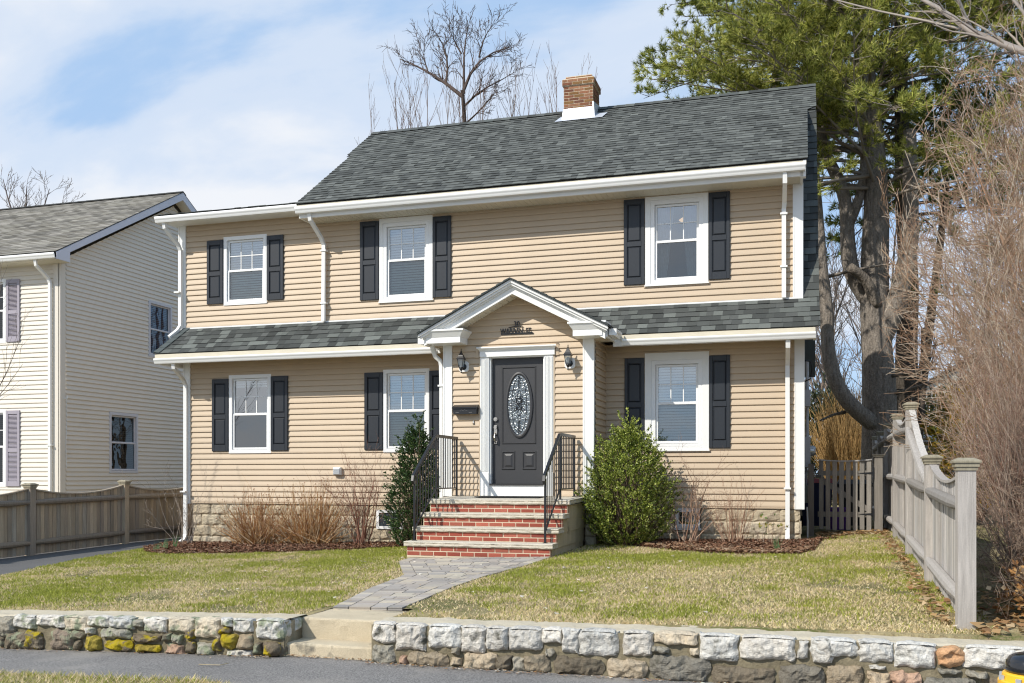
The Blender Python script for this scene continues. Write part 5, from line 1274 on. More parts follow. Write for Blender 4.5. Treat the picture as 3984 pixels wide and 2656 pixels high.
# ------------------------------------------------------------------ stone retaining walls, concrete steps
SC = dict(w=(.54, .515, .465), d=(.155, .13, .095), m=(.17, .14, .10), y=(.30, .235, .05), p=(.24, .19, .145), g=(.31, .285, .23), r=(.42, .28, .20), b=(.27, .22, .155), t=(.42, .34, .24), c=(.56, .48, .36), o=(.48, .28, .15), k=(.19, .175, .145))
STL = [(-7.05, -6.88, -0.33, -0.15, 'g'), (-6.88, -6.63, -0.25, -0.145, 'w'), (-6.63, -6.33, -0.22, -0.13, 'w'), (-6.33, -6.09, -0.24, -0.12, 'c'), (-6.07, -5.84, -0.19, -0.11, 'w'), (-5.83, -5.59, -0.2, -0.11, 'w'), (-5.58, -5.49, -0.18, -0.11, 'g'), (-5.48, -5.26, -0.22, -0.11, 'w'), (-5.24, -4.98, -0.21, -0.1, 'c'), (-4.97, -4.74, -0.24, -0.09, 'c'), (-4.72, -4.62, -0.14, -0.08, 'w'), (-4.61, -4.42, -0.18, -0.08, 'w'), (-4.39, -4.14, -0.23, -0.065, 'w'), (-6.97, -6.71, -0.44, -0.28, 'd'), (-7.05, -6.98, -0.43, -0.32, 'd'), (-6.75, -6.56, -0.43, -0.27, 'm'), (-6.47, -6.23, -0.42, -0.24, 'p'), (-6.21, -6.14, -0.42, -0.32, 'd'), (-6.23, -6.11, -0.31, -0.24, 'd'), (-6.1, -5.93, -0.41, -0.28, 'y'), (-6.09, -6.0, -0.26, -0.21, 'w'), (-5.92, -5.63, -0.29, -0.2, 'g'), (-5.89, -5.61, -0.40, -0.3, 'm'), (-5.61, -5.32, -0.31, -0.24, 'm'), (-5.57, -5.33, -0.39, -0.32, 'y'), (-5.3, -5.21, -0.3, -0.22, 'd'), (-5.2, -5.10, -0.31, -0.23, 'g'), (-5.26, -5.08, -0.39, -0.32, 'r'), (-5.06, -4.97, -0.38, -0.28, 'm'), (-5.06, -4.97, -0.26, -0.18, 'm'), (-4.95, -4.79, -0.39, -0.28, 'g'), (-4.78, -4.71, -0.36, -0.25, 'm'), (-4.74, -4.62, -0.2, -0.14, 'm'), (-4.70, -4.57, -0.32, -0.20, 'y'), (-4.55, -4.42, -0.32, -0.2, 'b'), (-4.66, -4.43, -0.385, -0.33, 'w'), (-4.31, -4.16, -0.36, -0.25, 'm'), (-4.40, -4.33, -0.37, -0.25, 'd')]
for k in range(10): STL += [(-7.35 - k * .27, -7.1 - k * .27, -.28, -.15, 'wgc'[k % 3]), (-7.38 - k * .27, -7.14 - k * .27, -.45, -.30, 'dbp'[k % 3])]
STR = [(-3.33, -3.13, -0.2, -0.07, 'w'), (-3.12, -2.87, -0.25, -0.07, 'w'), (-2.84, -2.57, -0.22, -0.035, 'w'), (-2.56, -2.37, -0.24, -0.07, 'w'), (-2.36, -2.19, -0.21, -0.06, 'w'), (-2.18, -1.92, -0.21, -0.05, 'w'), (-1.91, -1.76, -0.14, -0.05, 'w'), (-1.75, -1.63, -0.21, -0.06, 'w'), (-1.62, -1.34, -0.22, -0.05, 'w'), (-1.29, -1.08, -0.2, -0.04, 'w'), (-3.33, -3.13, -0.37, -0.22, 'g'), (-3.09, -3.02, -0.37, -0.3, 'r'), (-3.01, -2.68, -0.37, -0.26, 'b'), (-2.66, -2.56, -0.35, -0.28, 't'), (-2.65, -2.58, -0.27, -0.2, 'g'), (-2.54, -2.29, -0.37, -0.25, 't'), (-2.27, -2.16, -0.37, -0.25, 'd'), (-2.15, -2.06, -0.37, -0.26, 'g'), (-2.05, -1.86, -0.37, -0.24, 'b'), (-1.9, -1.82, -0.25, -0.17, 'g'), (-1.82, -1.44, -0.37, -0.23, 'd'), (-1.41, -1.12, -0.37, -0.23, 't'), (-1.06, -0.75, -0.10, -0.04, 'c'), (-0.72, -0.46, -0.21, -0.01, 'w'), (-0.44, -0.06, -0.18, -0.03, 'w'), (-0.045, 0.03, -0.16, -0.03, 'w'), (0.04, 0.35, -0.13, -0.03, 'w'), (0.36, 0.58, -0.16, -0.03, 'w'), (0.59, 0.86, -0.18, -0.04, 'w'), (0.87, 1.02, -0.16, -0.02, 'o'), (1.03, 1.44, -0.16, -0.04, 'w'), (-1.09, -0.66, -0.37, -0.18, 'k'), (-0.63, -0.21, -0.37, -0.24, 'd'), (-1.07, -0.96, -0.17, -0.12, 'g'), (-0.8, -0.73, -0.18, -0.12, 'c'), (-0.16, 0.13, -0.36, -0.20, 'k'), (0.06, 0.18, -0.18, -0.145, 'w'), (0.15, 0.38, -0.36, -0.19, 'b'), (0.42, 0.56, -0.34, -0.22, 't'), (0.43, 0.54, -0.205, -0.18, 'w'), (0.58, 0.76, -0.34, -0.21, 'r'), (0.8, 1.09, -0.36, -0.24, 'k'), (0.87, 1.02, -0.21, -0.18, 'g'), (1.04, 1.17, -0.215, -0.175, 'g'), (1.14, 1.44, -0.36, -0.23, 'm')]
for k in range(16): STR += [(1.46 + k * .28, 1.72 + k * .28, -.19, -.04, 'wwg'[k % 3]), (1.45 + k * .28, 1.70 + k * .28, -.38, -.21, 'dbk'[k % 3])]
def stone_wall(x0, x1, stones, ztop, label, seed):
    t = thing('stone_wall', label, 'wall', ((x0 + x1) / 2, 7.2, -.4)); YF = 7.16
    rr = random.Random(seed); m = MB(); n = int((x1 - x0) / .04); rows = 9
    def nz(x, z, y=0): return mnoise.noise(Vector((x * 9, y * 9 + seed, z * 9))) * .010 + mnoise.noise(Vector((x * 3, y * 3 + seed, z * 3))) * .008
    G = [[(x0 + (x1 - x0) * i / n, YF + .035 + nz(x0 + (x1 - x0) * i / n, j), -.52 + (ztop(x0 + (x1 - x0) * i / n) - .012 + .52) * j / rows) for i in range(n + 1)] for j in range(rows + 1)]
    for j in range(rows):
        for i in range(n): m.poly([G[j][i], G[j][i + 1], G[j + 1][i + 1], G[j + 1][i]])
    for X, sg in ((x0, 1), (x1, -1)): m.box(min(X, X + sg * .03), max(X, X + sg * .03), YF + .05, 7.55, -.52, ztop(X) - .02)
    m.build('mortar', M_wmort, t, smooth=True)
    m = MB()
    # cap: rough mortar sheet over the wall top, with the tops of the granite blocks showing through it
    d = 10
    C = [[(x0 + (x1 - x0) * i / n, YF + .05 + (.40) * k / d, ztop(x0 + (x1 - x0) * i / n) - .012 + nz(x0 + (x1 - x0) * i / n, 5, k * .04) * .9 + (.012 if 0 < k < d else -.01)) for i in range(n + 1)] for k in range(d + 1)]
    for k in range(d):
        for i in range(n): m.poly([C[k][i], C[k][i + 1], C[k + 1][i + 1], C[k + 1][i]])
    m.build('mortar_cap', M_wcap, t, smooth=True)
    m = MB(); m2 = MB(); mM = MB(); base_m = m
    for i, (a, b, z0, z1, c) in enumerate(stones):
        m = mM if c in 'ym' else base_m
        col = jit(SC[c], .12, rr); lm = c == 'w' or c == 'c'; q = .004
        top = z1 > -.17 and (b - a) > .08
        if top and lm: z1 = ztop((a + b) / 2) + .006
        q = -.006 if (b - a) > .08 else 0.
        m.stone(a + q, b - q, z0 + q, z1 - .004, YF - rr.uniform(0, .018) - (.012 if not lm else 0), .05, col, rd=rr.uniform(.05, .2) if lm else rr.uniform(.2, .6), seed=i + seed * 100, n=16, amp=.019 if lm else .024, power=6 if lm else 3.5, fr=11)
        if top and lm:
            w = rr.uniform(.06, .17)                                    # flat top of the block
            u = lambda s, y: (a + q + (b - a - 2 * q) * s, y)
            nn = 8; T = []
            for k in range(5):
                yy = YF + .005 + (w) * k / 4; sh = .03 * (k / 4) ** 2
                T.append([(a + .012 + sh + (b - a - .024 - 2 * sh) * s / nn, yy + mnoise.noise(Vector((s * .7, k, i))) * .012, z1 + .003 - .006 * (abs(2 * s / nn - 1) ** 6) + nz(a + s * .1, 3, k) * .35 - (.012 if k in (0, 4) else 0)) for s in range(nn + 1)])
            for k in range(4):
                for s in range(nn): m2.poly([T[k][s], T[k][s + 1], T[k + 1][s + 1], T[k + 1][s]], jit(col, .02, rr))
    m = base_m; mer(m, m2); mM.build('mossy_stones', M_moss, t)
    if x1 < -4:       # corner block returns along the step side
        S2 = MB(lambda u, d_, z: (x1 - d_ * 1.0, u, z))
        S2.stone(7.17, 7.33, -.23, -.065, -.012, .05, SC['w'], rd=.15, seed=301, n=10, amp=.014, power=4); S2.stone(7.36, 7.52, -.19, -.07, -.012, .05, SC['w'], rd=.3, seed=302, n=10, amp=.014, power=4); S2.stone(7.18, 7.34, -.42, -.25, -.008, .05, SC['d'], rd=.4, seed=303, n=10, amp=.014)
        for v in S2.v: pass
        mer(m, S2)
    m.build('stonework', M_lichen if x1 < -4 else M_rock, t)
stone_wall(-9.9, -4.13, STL, lambda x: -.068 + .028 * min(0, (x + 4.2)) - .0, 'mossy field stone retaining wall left of the concrete steps', 1)
stone_wall(-3.34, 6.0, STR, lambda x: -.055 + max(-.3, min(0.035, (x + 3.3) * .012)), 'pale granite topped stone retaining wall right of the concrete steps', 2)
rr = random.Random(40)
cs = thing('concrete_steps', 'two worn tan concrete steps between the stone walls', 'steps', (-3.75, 7.4, -.4))
def rough_box(m, x0, x1, y0, y1, z0, z1, amp=.004, s=.035):
    n = max(2, int((x1 - x0) / s)); f = [(y1, z1), (y0 + .02, z1), (y0 + .006, z1 - .005), (y0, z1 - .018)] + [(y0, z1 - .018 - (z1 - .018 - z0) * k / 4) for k in range(1, 5)]
    f = [(y1 - (y1 - y0 - .02) * k / 6, z1) for k in range(6)] + f[1:]
    P_ = lambda i, k: (x0 + (x1 - x0) * i / n, f[k][0] + mnoise.noise(Vector((i * .5, k * .8, z1 * 9))) * amp * 1.5, f[k][1] + mnoise.noise(Vector((i * .4, k * .7 + 9, z1 * 9))) * amp)
    for i in range(n):
        for k in range(len(f) - 1): m.poly([P_(i, k), P_(i + 1, k), P_(i + 1, k + 1), P_(i, k + 1)])
m = MB(); rough_box(m, -4.14, -3.335, 7.50, 8.07, -.265, -.085); m.hexa([(-4.4, 7.57, -.5), (-3.1, 7.57, -.5), (-3.1, 8.4, -.5), (-4.4, 8.4, -.5), (-4.4, 7.57, -.095), (-3.1, 7.57, -.095), (-3.1, 8.4, -.075), (-4.4, 8.4, -.075)]); m.build('top_step', M_conc, cs, smooth=True)
m = MB(); rough_box(m, -4.13, -3.335, 7.24, 7.52, -.50, -.262); m.build('lower_step', M_conc, cs, smooth=True)

# ------------------------------------------------------------------ fire hydrant
hy = thing('fire_hydrant', 'yellow fire hydrant with glossy black domed bonnet at the kerb', 'hydrant', (.945, 4.72, -.42))
HX, HY = .945, 4.72; HZ = -.37
m = MB(); m.lathe([(.10, .0), (.135, .0), (.135, .03), (.09, .04), (.085, .10), (.082, .48), (.088, .53), (.088, .55)], (HX, HY, HZ), 32); m.build('barrel', M_yellow, hy, smooth=True)
m = MB(); m.lathe([(.088, .55), (.128, .555), (.130, .56), (.130, .605), (.126, .61), (.114, .612), (.112, .635), (.108, .64), (.1, .643)], (HX, HY, HZ), 48); fl = m.build('flange', M_yellow, hy)
for k in range(8):
    a = k * math.pi / 4 + .2; bx, by = HX + .12 * math.cos(a), HY + .12 * math.sin(a)
    m = MB(); m.tube([(bx, by, HZ + .609), (bx, by, HZ + .627)], .013, 6); m.build('bolt', M_meter, fl)
m = MB(); m.lathe([(.100, .640), (.101, .665), (.097, .690), (.085, .708), (.065, .720), (.04, .727), (.026, .728), (.026, .731), (.022, .733), (.020, .760), (.0, .760)], (HX, HY, HZ), 40); m.build('bonnet', M_hblack, hy, smooth=True)
for (dx, dy, r) in ((-1, 0, .045), (1, 0, .045), (0, -1, .058)):
    m = MB(); p = lambda t: (HX + dx * t, HY + dy * t, HZ + .34); m.tube([p(.07), p(.13)], r, 18); m.tube([p(.13), p(.165)], [r + .012, r + .010], 6); m.tube([p(.165), p(.19)], .016, 5); m.build('nozzle_cap', M_hblack, hy)

# ------------------------------------------------------------------ plants
def tubes_obj(name, paths, radii, cols, mat, parent=None, sides=3, **tags):
    """paths (n,k,3) radii (n,k) cols (n,3): thin tubes, all in one mesh"""
    P = np.asarray(paths, float); Rr = np.asarray(radii, float); n, k, _ = P.shape
    D = np.empty_like(P); D[:, 1:-1] = P[:, 2:] - P[:, :-2]; D[:, 0] = P[:, 1] - P[:, 0]; D[:, -1] = P[:, -1] - P[:, -2]
    D /= np.linalg.norm(D, axis=2, keepdims=True) + 1e-9
    ref = np.where(np.abs(D[:, :1, 2:3]) > .9, np.array([[[1., 0, 0]]]), np.array([[[0, 0, 1.]]]))
    A = np.cross(D, np.broadcast_to(ref, D.shape)); A /= np.linalg.norm(A, axis=2, keepdims=True) + 1e-9; B = np.cross(D, A)
    th = np.arange(sides) * 2 * np.pi / sides
    V = P[:, :, None, :] + (A[:, :, None, :] * np.cos(th)[None, None, :, None] + B[:, :, None, :] * np.sin(th)[None, None, :, None]) * Rr[:, :, None, None]
    V = V.reshape(-1, 3) - root_loc(parent)
    i = np.arange(n)[:, None, None] * k * sides; j = np.arange(k - 1)[None, :, None] * sides; q = np.arange(sides)[None, None, :]
    a = i + j + q; b = i + j + (q + 1) % sides
    F = np.stack([a, b, b + sides, a + sides], -1).reshape(-1, 4); nf = len(F)
    me = bpy.data.meshes.new(name); me.vertices.add(len(V)); me.vertices.foreach_set('co', V.astype(np.float32).ravel())
    me.loops.add(nf * 4); me.loops.foreach_set('vertex_index', F.astype(np.int32).ravel()); me.polygons.add(nf); me.polygons.foreach_set('loop_start', np.arange(nf, dtype=np.int32) * 4)
    me.update(calc_edges=True)
    at = me.attributes.new('Col', 'FLOAT_COLOR', 'FACE'); c = np.ones((nf, 4), np.float32); c[:, :3] = np.repeat(np.asarray(cols, np.float32), (k - 1) * sides, 0); at.data.foreach_set('color', c.ravel())
    if sides > 4: me.polygons.foreach_set('use_smooth', np.ones(nf, bool))
    me.materials.append(mat); o = bpy.data.objects.new(name, me); COL.objects.link(o)
    if parent: o.parent = parent
    for t_, v_ in tags.items(): o[t_] = v_
    return o
def rdir(rr):
    while True:
        v = Vector((rr.uniform(-1, 1), rr.uniform(-1, 1), rr.uniform(-1, 1)))
        if .05 < v.length < 1: return v.normalized()
def grow(rr, out, p, d, L, r, lev, nch, ang, shr, up, wob, cols, k=5, rsh=.55, first=.25, rmin=.0022):
    """recursive twigs; out gets (pts, radii, col, level)"""
    pts = [Vector(p)]; d = Vector(d).normalized(); rad = [r]
    for i in range(1, k):
        d = (d + rdir(rr) * wob + Vector((0, 0, up))).normalized(); pts.append(pts[-1] + d * (L / (k - 1))); rad.append(max(rmin * .6, r * (1 - .72 * i / (k - 1))))
    out.append((pts, rad, jit(rr.choice(cols), .15, rr), lev))
    if lev <= 0: return
    n = nch[lev - 1] if hasattr(nch, '__len__') else nch
    n = max(1, int(n * rr.uniform(.75, 1.25) + .5))
    for c in range(n):
        t = first + (1 - first) * (c + rr.random()) / n; t = min(t, .99) * (k - 1); i = int(t); q = pts[i].lerp(pts[min(i + 1, k - 1)], t - i)
        dd = (pts[min(i + 1, k - 1)] - pts[i]).normalized() if i < k - 1 else d
        ax = dd.cross(rdir(rr)).normalized(); a = ang * rr.uniform(.6, 1.3)
        nd = dd * math.cos(a) + ax * math.sin(a)
        grow(rr, out, q, nd, L * shr * rr.uniform(.6, 1.2), max(rmin, rad[i] * rsh), lev - 1, nch, ang, shr, up, wob, cols, k, rsh, first, rmin)
def emit(out, name, mat, parent, sides=3, sel=None):
    o = [q for q in out if sel is None or sel(q)]
    if o: tubes_obj(name, [[tuple(p) for p in q[0]] for q in o], [q[1] for q in o], [q[2] for q in o], mat, parent, sides)

def leaves(rs, centers, dirs, per, ln, wd, pal, spread=.8, sp_len=.06):
    """sprigs of leaves round each centre along dirs"""
    n = len(centers); C = np.repeat(centers, per, 0); Dd = np.repeat(dirs, per, 0); m = len(C)
    a = rs.normal(size=(m, 3)); a /= np.linalg.norm(a, axis=1, keepdims=True)
    ax = Dd + a * spread; ax /= np.linalg.norm(ax, axis=1, keepdims=True)
    base = C + Dd * (rs.rand(m, 1) - .5) * sp_len * 2
    nr = np.cross(ax, rs.normal(size=(m, 3))); nr /= np.linalg.norm(nr, axis=1, keepdims=True) + 1e-9
    l = (ln * rs.uniform(.7, 1.25, m))[:, None]; w = (wd * rs.uniform(.7, 1.2, m))[:, None]
    V = np.stack([base, base + ax * l * .5 + nr * w, base + ax * l, base + ax * l * .5 - nr * w], 1)
    pal = np.array(pal); Cc = pal[rs.randint(len(pal), size=m)] * rs.uniform(.75, 1.25, m)[:, None]
    return V, Cc
def holly(name, label, cx, cy, zb, H_, R_, shape, n, pal, seed, lean=0., skew=(0, 0)):
    t = thing(name, label, 'shrub', (cx, cy, zb)); rs = np.random.RandomState(seed); rr = random.Random(seed)
    z = rs.beta(1.15, 1.25, n); th = rs.uniform(0, 2 * np.pi, n)
    rad = np.interp(z, [q[0] for q in shape], [q[1] for q in shape]) * R_
    bump = np.array([1 + .42 * mnoise.noise(Vector((math.cos(a) * 1.8, math.sin(a) * 1.8 + seed, b * 4.2))) + .26 * mnoise.noise(Vector((math.cos(a) * 5, math.sin(a) * 5 + seed, b * 10))) for a, b in zip(th, z)])
    f = 1 - rs.rand(n) ** 2.2 * .6
    x = cx + np.cos(th) * rad * bump * f + skew[0] * z; y = cy + np.sin(th) * rad * bump * f + skew[1] * z; zz_ = zb + .04 + z * H_ * (1 + .05 * rs.normal(size=n))
    D = np.c_[np.cos(th) * .7, np.sin(th) * .7, rs.uniform(.3, 1.1, n)]; D /= np.linalg.norm(D, axis=1, keepdims=True)
    c = np.c_[x, y, zz_]
    # sprigs that poke out
    m = n // 7; k = rs.choice(np.where(f > .85)[0], m); ext = c[k] + D[k] * rs.uniform(.05, .17, (m, 1)); cc = np.r_[c, ext]; DD = np.r_[D, D[k]]
    V, Cc = leaves(rs, cc, DD, 13, .034, .0105, pal, .9, .045)
    tris_obj('foliage', V, Cc, M_leafd, t)
    P_ = []; Q = []; G_ = []
    for i in range(150):
        j = rs.randint(len(cc)); e = cc[j]; b = np.array([cx + rr.uniform(-.06, .06), cy + rr.uniform(-.06, .06), zb]); mid = b * .45 + e * .55 + np.array([0, 0, -.12])
        P_.append([b, b * .6 + mid * .4, mid, mid * .4 + e * .6, e]); Q.append([.012, .010, .007, .005, .003]); G_.append((.16, .12, .08))
    tubes_obj('stems', P_, Q, G_, M_twig, t)
holly('holly_bush', 'tall narrow dark green holly against the left side of the steps', -6.27, 15.32, -.08, 1.98, .41, [(0, .75), (.12, .95), (.35, 1.0), (.6, .88), (.8, .62), (.93, .36), (1, .12)], 1900, [(.028, .065, .020), (.045, .095, .025), (.075, .13, .035), (.02, .045, .016), (.11, .17, .05)], 3)
holly('holly_bush', 'bushy bright yellow green holly right of the entry, in front of the window', -2.68, 15.10, .02, 1.80, .70, [(0, .42), (.12, .78), (.3, 1.0), (.5, .90), (.68, .70), (.82, .50), (.93, .28), (1, .08)], 3000, [(.15, .20, .03), (.26, .32, .05), (.38, .43, .08), (.08, .12, .02), (.55, .58, .18)], 8, skew=(.05, 0))

def sticks(label, cx, cy, zb, H_, spread, n, cols, seed, cat='shrub', name='dormant_shrub', lev=1, nch=3, group=None, r=.006, wob=.06, shr=.3, ang=.5, up=.05, lim=None, rmin=.0022, bud=False):
    t = thing(name, label, cat, (cx, cy, zb), group); rr = random.Random(seed); out = []
    for i in range(n):
        a = rr.uniform(0, 2 * math.pi); tl = abs(rr.gauss(0, .5)) * spread; d = Vector((math.cos(a) * tl, math.sin(a) * tl * .55, 1)); L = H_ * rr.uniform(.55, 1.05) * (1 - .15 * min(1, tl))
        grow(rr, out, (cx + rr.gauss(0, .18 if bud else .05) + math.cos(a) * .06, cy + rr.gauss(0, .04), zb), d, L, r * rr.uniform(.6, 1.2), lev, nch, ang, shr, up, wob, cols, rmin=rmin)
    if name == 'brush' and cy < 15: out = [q for q in out if all(p.x > 1.19 + (p.y - 7.8) * .026 + .06 for p in q[0])]
    for q in out:
        for p in q[0]:
            if p.y > 15.93 and abs(p.x) < 12 and cy < 16: p.y = 15.93 - rr.random() * .03
    if bud:
        for q in list(out):
            if q[3] == lev and rr.random() < .8:
                for f in (4, 3, 2):
                    p = q[0][f]; e = Vector((0, 0, .006)); out.append(([p - e * 2, p - e, p, p + e, p + e * 2], [.002, .006, .008, .006, .002], jit((.32, .15, .08), .2, rr), lev))
    emit(out, 'stems', M_twig, t, 4, lambda q: q[3] == lev); emit(out, 'twigs', M_twig, t, 3, lambda q: q[3] < lev)
    return t
HYD = [(.44, .25, .105), (.54, .36, .19), (.36, .185, .07), (.62, .48, .32), (.28, .13, .05)]
sticks('fan of pale brown dormant hydrangea stems, the clump nearer the drive', -9.35, 15.35, -.13, 1.08, 2.5, 270, HYD, 21, r=.0085, nch=1, up=.015, group='dormant hydrangeas along the foundation', bud=True)
sticks('fan of pale brown dormant hydrangea stems, the clump nearer the steps', -8.30, 15.4, -.11, 1.18, 2.2, 280, HYD, 22, r=.0085, nch=1, up=.015, group='dormant hydrangeas along the foundation', bud=True)
RED = [(.24, .11, .075), (.30, .16, .11), (.19, .09, .06), (.36, .22, .16)]
sticks('bare reddish brown forked shrub between the hydrangeas and the dark holly', -7.35, 15.4, -.09, 1.3, .75, 20, RED, 23, lev=3, nch=[3, 3, 3], r=.015, wob=.18, shr=.52, ang=.55, up=.08)
sticks('thin grey bare shrub straddling the left corner downspout', -10.95, 15.45, -.17, 1.05, .9, 13, [(.42, .36, .30), (.34, .28, .22)], 24, lev=3, nch=[2, 3, 3], r=.009, wob=.14, shr=.52, ang=.6, up=.05)
sticks('tangled bare brown shrub beside the basement window', -1.70, 15.15, .05, 1.25, .95, 15, [(.33, .21, .15), (.26, .16, .11), (.42, .30, .22)], 25, lev=3, nch=[2, 3, 3], r=.011, wob=.2, shr=.5, ang=.65, up=.05)
sticks('bare orange brown upright stems between basement window and downspout', -1.02, 15.15, .06, .85, .9, 34, [(.38, .22, .14), (.46, .30, .21), (.30, .17, .11)], 26, lev=2, nch=[2, 2], r=.007, wob=.12, shr=.45, ang=.5, up=.08)
t_ = sticks('small bare azalea with a few green leaves near the right downspout', -.50, 15.0, .08, .42, .7, 9, [(.42, .34, .27), (.34, .26, .2)], 27, lev=2, nch=[2, 3], r=.006, wob=.18, shr=.5, ang=.6, up=.06)
rs = np.random.RandomState(5); cc_ = np.array([(-.50, 15.0, .08)]) + rs.normal(size=(14, 3)) * (.16, .08, .07) + (0, 0, .30); V, Cc = leaves(rs, cc_, np.tile([[0, 0, 1.]], (14, 1)), 4, .05, .014, [(.12, .2, .05), (.35, .30, .05)], 1.2, .02); tris_obj('leaves', V, Cc, M_leafd, t_)
def daffodil(x, y, h, label, seed):
    t = thing('daffodil', label, 'flower', (x, y, g(x, y)), 'daffodil shoots in the mulch'); rr = random.Random(seed); m = MB()
    for i in range(13):
        a = rr.uniform(0, 6.28); l = h * rr.uniform(.6, 1.05); s = rr.uniform(.1, .45); w = .006; bx, by = x + rr.gauss(0, .025), y + rr.gauss(0, .025); z = g(x, y); c = jit((.12, .20, .08), .2, rr)
        p = [(bx + math.cos(a) * s * l * (k / 3) ** 1.6, by + math.sin(a) * s * l * (k / 3) ** 1.6, z + l * (k / 3)) for k in range(4)]
        for k in range(3):
            wa, wb = w * (1 - .25 * k), w * (1 - .25 * (k + 1)); m.poly([(p[k][0] - wa, p[k][1], p[k][2]), (p[k][0] + wa, p[k][1] + .003, p[k][2]), (p[k + 1][0] + wb, p[k + 1][1] + .003, p[k + 1][2]), (p[k + 1][0] - wb, p[k + 1][1], p[k + 1][2])], c)
    m.build('leaves', M_leafd, t)
daffodil(-10.62, 14.25, .15, 'smallest daffodil shoots at the tip of the left bed', 1); daffodil(-10.66, 14.50, .20, 'middle daffodil clump of three beside the drive', 2); daffodil(-10.62, 14.75, .26, 'tallest daffodil clump of the three beside the drive', 3); daffodil(-.37, 13.95, .22, 'single daffodil clump in the right bed by the downspout', 4)

# ---- big white pine behind the house
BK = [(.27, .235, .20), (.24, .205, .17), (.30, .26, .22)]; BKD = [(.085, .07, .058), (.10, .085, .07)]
def resamp(pts, k):
    P = np.array(pts, float); d = np.r_[0, np.cumsum(np.linalg.norm(np.diff(P, axis=0), axis=1))]; t = np.linspace(0, d[-1], k)
    o = np.stack([np.interp(t, d, P[:, i]) for i in range(3)], 1)
    for _ in range(2): o[1:-1] = (o[:-2] + 2 * o[1:-1] + o[2:]) / 4
    return o
def limb(name, pts, r0, r1, cols, parent, k=26, sides=14, amp=.05, label=None):
    P = resamp(pts, k); m = MB(); rr = random.Random(int(abs(P[0, 0] * 100)) + k)
    rad = [(r0 + (r1 - r0) * (i / (k - 1)) ** .9) * (1 + .06 * mnoise.noise(Vector((i * .5, r0 * 30, 0)))) for i in range(k)]
    m.tube([tuple(p) for p in P], rad, sides, rr.choice(cols))
    o = m.build(name, M_bark, parent, smooth=True)
    return o
def needles(rs, C, D, per, ln, wd, pal, spread):
    n = len(C); Cc = np.repeat(C, per, 0); Dd = np.repeat(D, per, 0); m = len(Cc)
    a = rs.normal(size=(m, 3)); ax = Dd + a * spread; ax /= np.linalg.norm(ax, axis=1, keepdims=True)
    nr = np.cross(ax, rs.normal(size=(m, 3))); nr /= np.linalg.norm(nr, axis=1, keepdims=True) + 1e-9
    l = (ln * rs.uniform(.7, 1.2, m))[:, None]; b = Cc - Dd * rs.rand(m, 1) * ln * .5
    V = np.stack([b - nr * wd, b + nr * wd, b + ax * l], 1); pal = np.array(pal)
    tuft = np.repeat(rs.uniform(.7, 1.3, n), per)[:, None]
    return V, pal[rs.randint(len(pal), size=m)] * tuft * rs.uniform(.85, 1.15, (m, 1))
def pine(label, trunk, r0, z0, z1, nb, Ls, seed, pal, cols=BK, az=None, dens=1., low=0, per=16):
    t = thing('pine_tree', label, 'tree', (trunk[0][0], trunk[0][1], .1)); rr = random.Random(seed); rs = np.random.RandomState(seed)
    limb('trunk', trunk, r0, r0 * .22, cols, t, k=40)
    T = resamp(trunk, 60); out = []; C = []; D = []
    for i in range(nb):
        z = z0 + (z1 - z0) * (i + rr.random()) / nb; j = int(np.argmin(abs(T[:, 2] - z))); p = Vector(T[j]); a = az(rr) if az else rr.uniform(0, 2 * math.pi)
        L = rr.uniform(*Ls) * (1 - .35 * (z - z0) / max(1, (z1 - z0))); d = Vector((math.cos(a), math.sin(a), rr.uniform(-.12, .35))); k = 9; pts = [p]
        for q in range(1, k): d = (d + rdir(rr) * .10 + Vector((0, 0, .03 if q > 4 else -.02))).normalized(); pts.append(pts[-1] + d * L / (k - 1))
        out.append((resamp([tuple(q) for q in pts], 5).tolist(), [.05, .035, .024, .014, .006], jit(rr.choice(cols), .1, rr), 2))
        n2 = int(11 * dens)
        for c in range(n2):
            tt = .22 + .78 * (c + rr.random()) / n2; u = tt * (k - 1); ii = min(int(u), k - 2); q = pts[ii].lerp(pts[ii + 1], u - ii); dd = (pts[ii + 1] - pts[ii]).normalized()
            side = dd.cross(Vector((0, 0, 1))).normalized() * rr.choice((-1, 1)); nd = (dd * rr.uniform(.4, 1) + side * rr.uniform(.4, 1.1) + Vector((0, 0, rr.uniform(-.15, .5)))).normalized()
            l2 = rr.uniform(.4, 1.15) * (1.15 - .5 * tt); pp = [q]
            for w in range(4): nd = (nd + rdir(rr) * .16 + Vector((0, 0, .05))).normalized(); pp.append(pp[-1] + nd * l2 / 4)
            out.append(([tuple(v) for v in pp], [.012, .009, .007, .005, .003], jit(rr.choice(cols), .1, rr), 1))
            for w in range(int(9 * dens)):
                f = rr.uniform(.25, 1) * 4; jj = min(int(f), 3); b = pp[jj].lerp(pp[jj + 1], f - jj); td = ((pp[jj + 1] - pp[jj]).normalized() + rdir(rr) * .75 + Vector((0, 0, .3))).normalized(); e = b + td * rr.uniform(.05, .24)
                C.append(tuple(e)); D.append(tuple(td))
    emit(out, 'branches', M_twig, t, 4)
    V, Cc = needles(rs, np.array(C), np.array(D), per, .155, .0088, pal, .55)
    tris_obj('crown', V, Cc, M_needle, t)
    return t
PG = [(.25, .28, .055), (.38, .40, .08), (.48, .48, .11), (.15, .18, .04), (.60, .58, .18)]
PD = [(.07, .11, .03), (.12, .165, .04), (.17, .22, .05)]
